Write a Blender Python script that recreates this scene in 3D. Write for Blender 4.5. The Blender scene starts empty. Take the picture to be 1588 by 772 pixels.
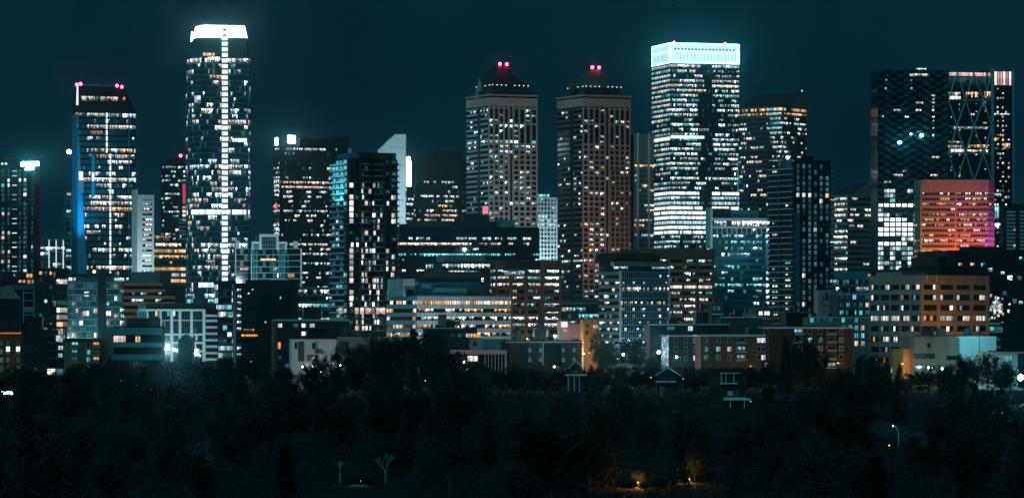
import bpy, math, random
from mathutils import Vector, Matrix
R = random.Random(7)
SC = bpy.context.scene
COL = SC.collection
# ---------------------------------------------------------------- camera
F, CX, HY, ZC = 5200.0, 794.0, 490.0, 24.0
cd = bpy.data.cameras.new('camera'); cam = bpy.data.objects.new('camera', cd); COL.objects.link(cam)
cam.location = (0, 0, ZC); cam.rotation_euler = (math.radians(90), 0, 0)
cd.sensor_width = 36; cd.lens = F / 1588 * 36; cd.shift_y = (HY - 386) / 1588
cd.clip_start = 1; cd.clip_end = 20000
SC.camera = cam
# ---------------------------------------------------------------- night sky, city glow
w = bpy.data.worlds.new('World'); SC.world = w; w.use_nodes = True
nt = w.node_tree; nt.nodes.clear()
out = nt.nodes.new('ShaderNodeOutputWorld'); bg = nt.nodes.new('ShaderNodeBackground')
tc = nt.nodes.new('ShaderNodeTexCoord'); sep = nt.nodes.new('ShaderNodeSeparateXYZ'); cr = nt.nodes.new('ShaderNodeValToRGB')
nz = nt.nodes.new('ShaderNodeTexNoise'); nz.inputs['Scale'].default_value = 9; nz.inputs['Detail'].default_value = 3
mr = nt.nodes.new('ShaderNodeMapRange'); mr.inputs[1].default_value = 0.3; mr.inputs[2].default_value = 0.7
mr.inputs[3].default_value = 0.72; mr.inputs[4].default_value = 1.3
nt.links.new(tc.outputs['Generated'], sep.inputs[0]); nt.links.new(sep.outputs[2], cr.inputs[0])
nt.links.new(tc.outputs['Generated'], nz.inputs['Vector']); nt.links.new(nz.outputs[0], mr.inputs[0])
e = cr.color_ramp.elements
e[0].position = 0.0; e[0].color = (0.0003, 0.0120, 0.0215, 1)
e[1].position = 0.11; e[1].color = (0.0016, 0.0205, 0.0325, 1)
nt.links.new(cr.outputs[0], bg.inputs[0]); nt.links.new(mr.outputs[0], bg.inputs[1]); nt.links.new(bg.outputs[0], out.inputs[0])
sl = bpy.data.lights.new('sky_glow_sun', 'SUN'); sl.energy = 0.7; sl.angle = math.radians(70); sl.color = (0.16, 0.82, 1.0)
so = bpy.data.objects.new('sky_glow_sun', sl); COL.objects.link(so)
so.rotation_euler = (math.radians(52), 0, math.radians(-38))
SC.view_settings.view_transform = 'Standard'; SC.view_settings.look = 'None'
SC.view_settings.exposure = 0; SC.view_settings.gamma = 1; SC.view_settings.use_curve_mapping = False
try:
    SC.cycles.max_bounces = 4; SC.cycles.volume_bounces = 1; SC.cycles.diffuse_bounces = 2; SC.cycles.glossy_bounces = 2
    SC.cycles.sample_clamp_indirect = 2.0; SC.cycles.use_denoising = True
except Exception: pass

def X(px, D): return (px - CX) * D / F
def Z(py, D): return ZC - (py - HY) * D / F
# ---------------------------------------------------------------- materials
M = {}
def surf(name, rgb, rough=0.75, var=0.3, scale=0.25, metal=0.0, spec=0.4, stretch=(1, 1, 1), bump=0.0):
    m = bpy.data.materials.new(name); m.use_nodes = True; t = m.node_tree; b = t.nodes['Principled BSDF']
    b.inputs['Roughness'].default_value = rough; b.inputs['Metallic'].default_value = metal
    b.inputs['Specular IOR Level'].default_value = spec
    c = t.nodes.new('ShaderNodeTexCoord'); mp = t.nodes.new('ShaderNodeMapping'); mp.inputs['Scale'].default_value = stretch
    n = t.nodes.new('ShaderNodeTexNoise'); n.inputs['Scale'].default_value = scale; n.inputs['Detail'].default_value = 5
    oi = t.nodes.new('ShaderNodeObjectInfo')
    ad = t.nodes.new('ShaderNodeMath'); ad.operation = 'MULTIPLY_ADD'; ad.inputs[1].default_value = 0.25
    r = t.nodes.new('ShaderNodeMapRange'); r.inputs[1].default_value = 0.35; r.inputs[2].default_value = 0.9
    r.inputs[3].default_value = 1 - var; r.inputs[4].default_value = 1 + var
    x = t.nodes.new('ShaderNodeVectorMath'); x.operation = 'SCALE'; x.inputs[0].default_value = rgb
    L = t.links.new
    L(c.outputs['Object'], mp.inputs[0]); L(mp.outputs[0], n.inputs['Vector']); L(oi.outputs['Random'], ad.inputs[0]); L(n.outputs[0], ad.inputs[2])
    L(ad.outputs[0], r.inputs[0]); L(r.outputs[0], x.inputs['Scale']); L(x.outputs[0], b.inputs['Base Color'])
    if bump:
        bp = t.nodes.new('ShaderNodeBump'); bp.inputs['Strength'].default_value = bump; L(n.outputs[0], bp.inputs['Height']); L(bp.outputs[0], b.inputs['Normal'])
    M[name] = m; return m
def lit(name, rgb, s, spread=0.7):
    m = bpy.data.materials.new(name); m.use_nodes = True; t = m.node_tree; b = t.nodes['Principled BSDF']
    b.inputs['Base Color'].default_value = (0.02, 0.03, 0.035, 1); b.inputs['Roughness'].default_value = 0.3
    b.inputs['Emission Color'].default_value = (*rgb, 1)
    a = t.nodes.new('ShaderNodeAttribute'); a.attribute_name = 'lum'; oi = t.nodes.new('ShaderNodeObjectInfo')
    r = t.nodes.new('ShaderNodeMapRange'); r.inputs[3].default_value = s * (1 - spread); r.inputs[4].default_value = s * (1 + spread)
    mu = t.nodes.new('ShaderNodeMath'); mu.operation = 'MULTIPLY'
    t.links.new(oi.outputs['Random'], r.inputs[0]); t.links.new(a.outputs['Fac'], mu.inputs[0]); t.links.new(r.outputs[0], mu.inputs[1])
    t.links.new(mu.outputs[0], b.inputs['Emission Strength'])
    try: m.cycles.emission_sampling = 'NONE'
    except Exception: pass
    M[name] = m; return m
def glow(name, rgb, s):
    m = bpy.data.materials.new(name); m.use_nodes = True; t = m.node_tree; b = t.nodes['Principled BSDF']
    b.inputs['Base Color'].default_value = (0.5, 0.5, 0.5, 1)
    b.inputs['Emission Color'].default_value = (*rgb, 1)
    c = t.nodes.new('ShaderNodeTexCoord'); n = t.nodes.new('ShaderNodeTexNoise'); n.inputs['Scale'].default_value = 0.4
    r = t.nodes.new('ShaderNodeMapRange'); r.inputs[1].default_value = .3; r.inputs[2].default_value = .7
    r.inputs[3].default_value = s * .88; r.inputs[4].default_value = s * 1.12
    t.links.new(c.outputs['Object'], n.inputs['Vector']); t.links.new(n.outputs[0], r.inputs[0]); t.links.new(r.outputs[0], b.inputs['Emission Strength'])
    M[name] = m; return m
# glass
surf('glass_dark', (0.006, 0.016, 0.02), 0.12, 0.4, 0.1, spec=0.6)
surf('glass_black', (0.003, 0.008, 0.010), 0.15, 0.4, 0.1, spec=0.4)
surf('glass_teal', (0.03, 0.17, 0.20), 0.14, 0.35, 0.08, spec=0.6)
surf('glass_deep', (0.02, 0.105, 0.13), 0.14, 0.35, 0.08, spec=0.6)
surf('glass_blue', (0.04, 0.36, 0.55), 0.2, 0.35, 0.06, spec=0.5)  # blue light on the folded facets is put into this glass colour
surf('pane_dark', (0.012, 0.035, 0.042), 0.1, 0.6, 0.3, spec=0.7)
# walls
surf('black_panel', (0.012, 0.014, 0.016), 0.6)
surf('dark_panel', (0.022, 0.032, 0.036), 0.6)
surf('dark_metal', (0.035, 0.045, 0.05), 0.4, metal=0.3)
surf('grey_metal', (0.16, 0.19, 0.2), 0.45, metal=0.3)
surf('pale_metal', (0.42, 0.47, 0.48), 0.5)
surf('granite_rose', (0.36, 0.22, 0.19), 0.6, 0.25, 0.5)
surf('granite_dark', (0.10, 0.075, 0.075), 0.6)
surf('granite_teal', (0.2, 0.3, 0.32), 0.5)
surf('concrete', (0.22, 0.22, 0.21), 0.85, 0.3, 0.3, stretch=(1, 1, .3))
surf('concrete_dark', (0.075, 0.078, 0.075), 0.85, 0.3, 0.3, stretch=(1, 1, .3))
surf('concrete_tan', (0.30, 0.22, 0.17), 0.85, 0.25, 0.3, stretch=(1, 1, .3))
surf('white_wall', (0.62, 0.64, 0.63), 0.8, 0.15, 0.3, stretch=(1, 1, .3))
surf('white_trim', (0.78, 0.8, 0.78), 0.6, 0.1)
surf('brick_red', (0.17, 0.06, 0.042), 0.9, 0.35, 0.9)
surf('brick_brown', (0.13, 0.065, 0.045), 0.9, 0.35, 0.9)
surf('brick_dark', (0.05, 0.028, 0.024), 0.9, 0.35, 0.9)
surf('tan_panel', (0.28, 0.15, 0.10), 0.85, 0.25, 0.4)
surf('teal_panel', (0.03, 0.19, 0.22), 0.6, 0.2, 0.2)
surf('pink_stucco', (0.5, 0.3, 0.28), 0.85, 0.2, 0.4)
surf('ochre_lit_stucco', (0.5, 0.28, 0.08), 0.85, 0.2, 0.4)  # yellow and orange lamp light on these walls is put into the ochre
surf('roof_dark', (0.02, 0.024, 0.026), 0.9)
surf('roof_slate', (0.028, 0.035, 0.035), 0.6, 0.3, 0.8)
surf('roof_copper', (0.04, 0.10, 0.10), 0.6, 0.3, 0.4)
surf('steel', (0.12, 0.15, 0.16), 0.45, metal=0.6)
surf('steel_blue', (0.20, 0.46, 0.55), 0.45, 0.15, 0.1)
surf('bark', (0.06, 0.055, 0.045), 0.9, 0.4, 3, bump=.4)
surf('bark_pale', (0.20, 0.22, 0.2), 0.9, 0.4, 3, bump=.4)
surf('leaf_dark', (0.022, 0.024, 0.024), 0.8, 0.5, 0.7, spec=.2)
surf('leaf_lit', (0.05, 0.07, 0.03), 0.8, 0.5, 0.7, spec=.2)  # paler leaf copy for lamplit crowns, the light put into the colour
surf('grass', (0.016, 0.018, 0.018), 0.95, 0.5, 0.05, spec=.1)
surf('asphalt', (0.045, 0.046, 0.048), 0.8, 0.4, 0.2)
surf('paint_white', (0.75, 0.75, 0.73), 0.6)
# light
lit('lit_cool', (0.66, 0.93, 1.0), 1.15)
lit('lit_white', (1.0, 0.93, 0.87), 1.15)
lit('lit_warm', (1.0, 0.58, 0.30), 1.1)
lit('lit_orange', (1.0, 0.36, 0.08), 1.0)
lit('lit_teal', (0.22, 0.78, 0.86), 0.8)
lit('lit_pink', (1.0, 0.70, 0.64), 1.0)
lit('lit_dim', (0.10, 0.36, 0.42), 0.22)
lit('lit_blue', (0.12, 0.55, 1.0), 1.0)
lit('lit_red', (1.0, 0.08, 0.16), 1.0)
lit('tube_red', (.8, .02, .05), .16)
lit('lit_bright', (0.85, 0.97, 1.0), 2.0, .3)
glow('crown_white', (1.0, 0.95, 0.93), 8.0)
glow('crown_blue', (0.62, 0.92, 1.0), 1.1)
glow('crown_edge', (0.12, 0.85, 1.0), 14.0)
glow('tube_white', (0.92, 0.97, 1.0), 1.15)
glow('tube_cyan', (0.15, 0.75, 0.95), 1.0)
glow('beacon_red', (1.0, 0.03, 0.08), 25.0)
glow('flood_cyan', (0.55, 0.95, 1.0), 60.0)
glow('flood_warm', (1.0, 0.62, 0.25), 5.0)
glow('flood_orange', (1.0, 0.38, 0.05), 3.0)
glow('sign_cyan', (0.35, 0.95, 1.0), 38.0)
glow('pin_white', (0.9, 0.97, 1.0), 2.2)
glow('star_cyan', (0.35, 0.9, 1.0), 260.0)
glow('spot_cyan', (0.2, 0.85, 1.0), 45.0)
glow('sign_red', (1.0, 0.05, 0.12), 1.4)
glow('sign_white', (0.9, 0.97, 1.0), 20.0)
# ---------------------------------------------------------------- mesh helpers
class MB:
    def __init__(s): s.v = []; s.f = []; s.l = []
    def quad(s, a, b, c, d, lum=1.0):
        i = len(s.v); s.v += [a, b, c, d]; s.f.append((i, i+1, i+2, i+3)); s.l.append(lum); return s
    def box(s, x0, x1, y0, y1, z0, z1):
        i = len(s.v)
        s.v += [(x0,y0,z0),(x1,y0,z0),(x1,y1,z0),(x0,y1,z0),(x0,y0,z1),(x1,y0,z1),(x1,y1,z1),(x0,y1,z1)]
        s.f += [(i,i+3,i+2,i+1),(i+4,i+5,i+6,i+7),(i,i+1,i+5,i+4),(i+1,i+2,i+6,i+5),(i+2,i+3,i+7,i+6),(i+3,i,i+4,i+7)]; s.l += [1.0]*6; return s
    def loft(s, p0, z0, p1, z1):
        """closed solid between two polygons of the same count; z may be a number or a list"""
        n = len(p0); i = len(s.v)
        za = z0 if isinstance(z0, (list, tuple)) else [z0]*n; zb = z1 if isinstance(z1, (list, tuple)) else [z1]*n
        s.v += [(p[0], p[1], z) for p, z in zip(p0, za)] + [(p[0], p[1], z) for p, z in zip(p1, zb)]
        s.f += [(i+k, i+(k+1) % n, i+n+(k+1) % n, i+n+k) for k in range(n)]
        s.f += [tuple(i+k for k in reversed(range(n))), tuple(i+n+k for k in range(n))]; s.l += [1.0]*(n+2); return s
    def prism(s, p, z0, z1): return s.loft(p, z0, p, z1)
    def bar(s, a, b, r, n=4, r2=None):
        a = Vector(a); b = Vector(b); d = (b-a).normalized(); u = d.orthogonal().normalized(); w_ = d.cross(u); r2 = r if r2 is None else r2
        i = len(s.v); A = [math.pi*2*(k+.5)/n for k in range(n)]
        s.v += [tuple(a+(u*math.cos(t)+w_*math.sin(t))*r) for t in A] + [tuple(b+(u*math.cos(t)+w_*math.sin(t))*r2) for t in A]
        s.f += [(i+k, i+(k+1) % n, i+n+(k+1) % n, i+n+k) for k in range(n)] + [tuple(i+k for k in reversed(range(n))), tuple(i+n+k for k in range(n))]; s.l += [1.0]*(n+2); return s
    def ball(s, c, r, n=8, m=5, sz=1.0):
        i = len(s.v)
        for a in range(m+1):
            t = math.pi*a/m
            for b in range(n):
                q = 2*math.pi*b/n; s.v.append((c[0]+r*math.sin(t)*math.cos(q), c[1]+r*math.sin(t)*math.sin(q), c[2]+r*sz*math.cos(t)))
        for a in range(m):
            for b in range(n): s.f.append((i+a*n+b, i+(a+1)*n+b, i+(a+1)*n+(b+1) % n, i+a*n+(b+1) % n)); s.l.append(1.0)
        return s
    def mesh(s, name, mat):
        me = bpy.data.meshes.new(name); me.from_pydata(s.v, [], s.f); me.materials.append(M[mat])
        a = me.attributes.new('lum', 'FLOAT', 'FACE'); a.data.foreach_set('value', s.l); return me
    def build(s, name, mat, parent=None, kind=None): return link(name, s.mesh(name, mat), parent, kind)
def link(name, me, parent=None, kind=None, loc=None, rz=0, scale=None):
    o = bpy.data.objects.new(name, me); COL.objects.link(o)
    if parent is not None: o.parent = parent
    if loc is not None: o.location = loc
    if rz: o.rotation_euler = (0, 0, rz)
    if scale: o.scale = scale
    if kind: o['kind'] = kind
    return o
def tag(o, label, cat, group=None):
    o['label'] = label; o['category'] = cat
    if group: o['group'] = group
    return o
UNIT = {}
def unit(mat):
    if mat not in UNIT: UNIT[mat] = MB().box(0, 1, 0, 1, 0, 1).mesh('block_'+mat, mat)
    return UNIT[mat]
RUNS = {}
def runmesh(mat, n, style, k):
    key = (mat, n, style, k)
    if key in RUNS: return RUNS[key]
    b = MB(); r = random.Random(hash((n, k)) % 9999 + len(style)*31)
    for i in range(n):
        x0, x1 = i+.05, i+.95
        if style == 'full':
            g = r.uniform(.45, 1.3)
            if n > 2 and r.random() < .07: g = .08
            x0, x1 = i+.09, i+.91
            b.quad((x0,0,.04),(x1,0,.04),(x1,0,.5),(x0,0,.5), g*r.uniform(.7, 1)); b.quad((x0,0,.5),(x1,0,.5),(x1,0,.97),(x0,0,.97), g*r.uniform(.9, 1.25))
        elif style == 'res':
            c = r.uniform(.25, .75); t = x0+(x1-x0)*c; lo = .03
            a, d = (r.uniform(.7, 1.3), r.uniform(.1, .9)) if r.random() < .5 else (r.uniform(.15, .9), r.uniform(.7, 1.3))
            b.quad((x0,0,lo),(t-.03,0,lo),(t-.03,0,.97),(x0,0,.97), a)
            m_ = r.uniform(.3, .7)
            b.quad((t,0,lo),(x1,0,lo),(x1,0,m_),(t,0,m_), d*.7); b.quad((t,0,m_),(x1,0,m_),(x1,0,.97),(t,0,.97), d)
        else:
            nx = 2
            for j in range(nx):
                a = x0+(x1-x0)*j/nx; c = x0+(x1-x0)*(j+1)/nx
                zt = .97; top = r.uniform(.5, .75); mid = r.uniform(.15, .42)
                g = r.choice([r.uniform(.25, .8), r.uniform(.9, 2.4)])
                b.quad((a,0,top),(c,0,top),(c,0,zt),(a,0,zt), g)
                q = g*r.uniform(.05, .9)
                if r.random() < .75: b.quad((a,0,mid),(c,0,mid),(c,0,top),(a,0,top), q)
                if r.random() < .4: b.quad((a,0,.03),(c,0,.03),(c,0,mid),(a,0,mid), q*r.uniform(.1, .9))
    RUNS[key] = b.mesh('run', mat); return RUNS[key]
def offset(poly, o):
    n = len(poly); res = []
    for i in range(n):
        p0, p, p1 = Vector(poly[i-1]), Vector(poly[i]), Vector(poly[(i+1) % n])
        a = (p-p0).normalized(); b = (p1-p).normalized(); na = Vector((a.y, -a.x)); nb = Vector((b.y, -b.x))
        m = (na+nb); m = m/max(m.length_squared, 1e-6)*2; res.append(tuple(p+m*o))
    return res
def pick(ws, r):
    t = r.random()*sum(q for _, q in ws)
    for a, q in ws:
        t -= q
        if t <= 0: return a
    return ws[-1][0]
OFFICE = [('lit_cool', .5), ('lit_white', .35), ('lit_teal', .12), ('lit_warm', .05)]
COOL = [('lit_cool', .75), ('lit_teal', .25), ('lit_white', .12)]
WARM = [('lit_white', .5), ('lit_warm', .4), ('lit_orange', .1)]
HOME = [('lit_white', .4), ('lit_cool', .25), ('lit_teal', .2), ('lit_pink', .15), ('lit_warm', .1)]
class Bld:
    """a building: an Empty at its base centre; parts are its children, in its own frame"""
    def __init__(s, name, label, cat, poly, loc, rot, D, group=None, seed=None):
        s.e = bpy.data.objects.new(name, None); COL.objects.link(s.e); s.e.location = loc; s.e.rotation_euler = (0, 0, rot)
        tag(s.e, label, cat, group); s.poly = poly; s.D = D; s.rot = rot; s.loc = Vector(loc); s.nlit = 0; s.rest = {}
        s.r = random.Random(seed if seed is not None else sum(map(ord, label)))
        s.c, s.s_ = math.cos(rot), math.sin(rot)
    def z(s, py): return Z(py, s.D)
    def wld(s, x, y): return (s.loc.x+x*s.c-y*s.s_, s.loc.y+x*s.s_+y*s.c)
    def lx(s, px, e=0):
        """distance along edge e at which the photo column px falls"""
        P, u, n, L = s.edge(e); t = (px-CX)/F
        a = s.wld(*P); b = s.wld(P[0]+u[0], P[1]+u[1]); du = (b[0]-a[0], b[1]-a[1])
        return (t*a[1]-a[0])/(du[0]-t*du[1])
    def edge(s, e):
        P = Vector(s.poly[e]); Q = Vector(s.poly[(e+1) % len(s.poly)]); u = (Q-P); L = u.length; u = u/L
        return P, u, Vector((u.y, -u.x)), L
    def seen(s, e):
        P, u, n, L = s.edge(e); m = P+u*L/2; w0 = s.wld(*m); w1 = s.wld(*(m+n)); return (w1[0]-w0[0])*-w0[0]+(w1[1]-w0[1])*-w0[1] > 0
    def body(s, z0, z1, mat, name='glass_wall', poly=None): return MB().prism(poly or s.poly, z0, z1).build(name, mat, s.e)
    def loft(s, name, mat, p0, z0, p1, z1): return MB().loft(p0, z0, p1, z1).build(name, mat, s.e)
    def ring(s, name, mat, zs, h, o):
        me = MB().prism(offset(s.poly, o), 0, h).mesh(name, mat)
        return [link(name, me, s.e, loc=(0, 0, z)) for z in zs]
    def box(s, name, mat, x0, x1, y0, y1, z0, z1, parent=None):
        return MB().box(x0, x1, y0, y1, z0, z1).build(name, mat, parent or s.e)
    def fbox(s, name, mat, e, u0, u1, z0, z1, o0=-.05, o1=.3, parent=None, rzadd=0):
        """box on edge e from u0 to u1, standing o1 proud of the wall"""
        P, u, n, L = s.edge(e); p = P+u*u0+n*o1
        return link(name, unit(mat), parent or s.e, loc=(p.x, p.y, z0), rz=math.atan2(u.y, u.x), scale=(u1-u0, o1-o0, z1-z0))
    def pbox(s, name, mat, e, px0, px1, py0, py1, o0=-.05, o1=.3): return s.fbox(name, mat, e, s.lx(px0, e), s.lx(px1, e), s.z(py1), s.z(py0), o0, o1)
    def strips(s, name, mat, e, us, wd, z0, z1, o1, o0=-.05):
        P, u, n, L = s.edge(e); b = MB(); a = math.atan2(u.y, u.x)
        for q in us:
            i = len(b.v); b.box(q-wd/2, q+wd/2, -o1, -o0, z0, z1)
        o = b.build(name, mat, s.e, 'stuff'); o.location = (P.x, P.y, 0); o.rotation_euler = (0, 0, a); return o
    def win(s, e, u0, pw, n, z0, h, mat, style='office', out=.06, parent=None, name='lit_window'):
        P, u, nn, L = s.edge(e); p = P+u*u0+nn*out; a = math.atan2(u.y, u.x); k = s.r.randrange(7)
        me = runmesh(mat, n, style, k)
        if s.nlit < 300 or parent:
            s.nlit += 1
            return link(name, me, parent or s.e, loc=(p.x, p.y, z0), rz=a, scale=(pw, 1, h))
        b = s.rest.setdefault(mat, MB()); mx = Matrix.Translation((p.x, p.y, z0)) @ Matrix.Rotation(a, 4, 'Z') @ Matrix.Diagonal((pw, 1, h, 1))
        i = len(b.v); b.v += [tuple(mx @ v.co) for v in me.vertices]; b.f += [tuple(i+q for q in pl.vertices) for pl in me.polygons]
        b.l += [d.value for d in me.attributes['lum'].data]
    def done(s):
        for mat, b in s.rest.items(): b.build('lit_windows', mat, s.e, 'stuff')
        return s
    def grid(s, zt, zb, fh, bay, band=(1.0, .2, 'dark_panel'), pier=None, faces=None, p=.3, mats=OFFICE, rows={}, stay=.72, style='office',
             dim=0.05, cols=None, maxrun=6, bname='spandrel', band_top=True, gap=.12, colx={}):
        """floors from zt down to zb; on each: a spandrel ring, mullions, lit windows"""
        nf = max(1, int((zt-zb)/fh+.5)); bh, bo, bm = band
        if bname: s.ring(bname, bm, [zt-fh*(i+1) for i in range(nf)]+([zt] if band_top else []), bh, bo)
        for e in (faces if faces is not None else range(len(s.poly))):
            if not s.seen(e): continue
            P, u, n, L = s.edge(e)
            if L < 1.2: continue
            nb = max(1, round(L/bay)); bw = L/nb
            if pier:
                pw, po, pm = pier[:3]; ev = pier[3] if len(pier) > 3 else 1
                us = [bw*i for i in range(0, nb+1, ev)]
                if pw >= 1.0 and len(us) <= 16:
                    for q in us: s.fbox('pier', pm, e, max(-po, q-pw/2), min(L+po, q+pw/2), zt-nf*fh, zt, -.05, po)
                else: s.strips('mullions', pm, e, [min(max(q, pw/2), L-pw/2) for q in us], pw, zt-nf*fh, zt, po)
            for f in range(nf):
                z0 = zt-fh*(f+1)+bh; h = fh-bh
                rp, rm = rows.get(f, (None, None)) if isinstance(rows, dict) else rows(f)
                q = rp if rp is not None else min(.97, p*math.exp(s.r.gauss(-.12, .55)))
                st = stay if rp is None else max(stay, min(.97, q)); on = s.r.random() < q
                i = 0
                while i < nb:
                    qq = q*(cols(e, (i+.5)/nb, f) if cols else 1)
                    on = s.r.random() < (min(1, (1-st)*qq/max(.02, 1-qq)) if qq < .93 else qq)
                    if on and qq <= 0.001: on = False
                    if on:
                        k = 1
                        while i+k < nb and k < maxrun and s.r.random() < st: k += 1
                        m = rm or pick(mats, s.r)
                        s.win(e, i*bw+gap*bw/2, bw, 1 if k == 1 else k, z0+.05, h-.1, m, style if rp is None or rp < .9 else 'full')
                        i += k
                    else:
                        if dim and s.r.random() < dim: s.win(e, i*bw, bw, 1, z0+.05, h-.1, 'lit_dim', 'full')
                        i += 1
        return nf
    def clutter(s, zt, n=4, mat='dark_metal', big=1.0):
        xs = [p[0] for p in s.poly]; ys = [p[1] for p in s.poly]; x0, x1, y0, y1 = min(xs), max(xs), min(ys), max(ys)
        for i in range(n):
            wx = s.r.uniform(.08, .22)*(x1-x0)*big; wy = s.r.uniform(.1, .25)*(y1-y0); h = s.r.uniform(1.2, 3.2)*big
            cx = s.r.uniform(x0+wx, x1-wx)*.8; cy = s.r.uniform(y0+wy, y1-wy)*.7
            b = MB().box(cx-wx/2, cx+wx/2, cy-wy/2, cy+wy/2, zt, zt+h)
            o = b.build('roof_unit', mat, s.e)
            if s.r.random() < .5: MB().bar((cx+wx*.3, cy, zt+h), (cx+wx*.3, cy, zt+h+s.r.uniform(2, 5)), .09).build('antenna', 'steel', o)
    def beacon(s, px, py, r=1.1, e=0, mat='beacon_red', y=None):
        P, u, n, L = s.edge(e); p = P+u*s.lx(px, e)-n*(2.0 if y is None else y); zz = s.z(py)
        o = MB().ball((p.x, p.y, zz), r).build('beacon', mat, s.e); MB().bar((p.x, p.y, zz-4*r), (p.x, p.y, zz-.7*r), .18).build('beacon_post', 'steel', o)
        return o
def rect(name, label, cat, pxL, pxC, pxR, D, th, depth=None, group=None, seed=None, base=0.0):
    """box building: th>0 shows its left side (pxL..pxC) and front (pxC..pxR); th<0 front (pxL..pxC) and right side"""
    t = math.radians(th); c, s = math.cos(t), math.sin(t); tL, tR = (pxL-CX)/F, (pxR-CX)/F
    if th > 0:
        Xc = X(pxC, D); wd = (tR*D-Xc)/(c-tR*s); d = depth or (Xc-tL*D)/(s+tL*c); C = Vector((Xc, D)); ctr = C+Vector((c, s))*wd/2+Vector((-s, c))*d/2
    elif th < 0:
        Xc = X(pxC, D); wd = (Xc-tL*D)/(c-tL*s); d = depth or (tR*D-Xc)/(-s-tR*c); C = Vector((Xc, D)); ctr = C-Vector((c, s))*wd/2+Vector((-s, c))*d/2
    else:
        wd = X(pxR, D)-X(pxL, D); d = depth or 20; ctr = Vector(((X(pxR, D)+X(pxL, D))/2, D+d/2))
    p = [(-wd/2, -d/2), (wd/2, -d/2), (wd/2, d/2), (-wd/2, d/2)]
    b = Bld(name, label, cat, p, (ctr.x, ctr.y, base), t, D, group, seed); b.w = wd; b.d = d; return b
# ================================================================ ground
g = MB(); ys = [-40, 0, 100, 200, 300, 396, 500, 700, 1000, 1400, 2000, 3000, 5000, 9000, 15000]
def ground_z(y): return max(0.0, 22.0-0.0556*max(0, y))
xs_ = [-7000, -2500, -900, -300, -100, 0, 100, 300, 900, 2500, 7000]
for y in ys:
    for x in xs_: g.v.append((x, y, ground_z(y)))
nx = len(xs_)
for j in range(len(ys)-1):
    for i in range(nx-1): g.f.append((j*nx+i, j*nx+i+1, (j+1)*nx+i+1, (j+1)*nx+i)); g.l.append(1)
o = g.build('ground', 'grass'); o['kind'] = 'structure'
# streets of the quarter behind the trees
for nm, x0, x1, y0, y1 in (('street', -400, 400, 1118, 1128), ('street', -400, 400, 1332, 1344), ('street', -500, 500, 1462, 1476), ('street', -600, 600, 1900, 1916), ('street', -60, -50, 560, 1110), ('street', 75, 85, 560, 1110)):
    o = MB().box(x0, x1, y0, y1, -.3, .012 if x1-x0 > 100 else .008).build(nm, 'asphalt'); o['kind'] = 'structure'
VIS = 3.0
# ================================================================ far towers, left to right
# --- residential tower at the left margin with glowing rooftop sign
t = rect('apartment_tower', 'dark apartment tower with a glowing cyan rooftop sign', 'tower', -70, 56, 63, 2260, -28)
h = t.z(247); t.body(0, h, 'black_panel', 'wall')
fh = 3.22; nf = 30
t.ring('spandrel', 'black_panel', [h-6-fh*(i+1) for i in range(nf)], .5, .15)
for px, wpx, pr in ((-8, 4, .8), (4.5, 5, .85), (13.5, 3.2, .9), (31, 3.2, .9), (39, 5.5, .85), (50, 2.5, .8)):
    u0 = t.lx(px-wpx/2); u1 = t.lx(px+wpx/2)
    for f in range(nf):
        z0 = h-6-fh*(f+1)+.6
        if t.r.random() < pr:
            m = 'lit_dim' if t.r.random() < .88 else pick(HOME, t.r)
            t.win(0, u0, u1-u0, 1, z0, 2.3, m, 'res', .05, name='window')
for f in range(0, nf):
    if f % 5 in (0, 1, 3): t.fbox('light_strip', 'lit_cool', 0, t.lx(19), t.lx(26), h-6-fh*(f+1)+1.4, h-6-fh*(f+1)+1.9, -.05, .1)
for px, f in ((13.5, 2), (31, 2), (39, 2), (5, 9), (14, 13), (5, 13), (5, 17), (14, 17)): t.win(0, t.lx(px-2), t.lx(px+2)-t.lx(px-2), 1, h-6-fh*(f+1)+.6, 2.4, 'lit_white', 'full', .12, name='window')
for px in (52.5, 58.5): t.fbox('red_tube', 'tube_red', 0 if px < 56 else 1, (t.lx(px) if px < 56 else t.d*.5), (t.lx(px)+.25 if px < 56 else t.d*.5+.25), h-95, h-9, -.02, .12) if px > 55 else None
sg = MB(); a = t.lx(32); b_ = t.lx(61); m_ = (a+b_)/2
sg.box(a+1, b_, -.3, .3, t.z(257), t.z(251)); 
sg.loft([(m_-3.6, -.28), (m_+3.4, -.28), (m_+3.4, .28), (m_-3.6, .28)], t.z(263), [(m_-2, -.28), (m_+2, -.28), (m_+2, .28), (m_-2, .28)], t.z(257)-.02)
P, u, n, L = t.edge(0); so_ = sg.build('rooftop_sign', 'sign_cyan', t.e); so_.location = (P.x, P.y-.6, 0)
t.fbox('light_strip', 'lit_bright', 0, t.lx(2), t.lx(5), t.z(254), t.z(251.5), 0, .2); t.fbox('light_strip', 'lit_bright', 0, t.lx(8), t.lx(11), t.z(254), t.z(251.5), 0, .2)
t.clutter(h, 3); t.done()
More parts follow.
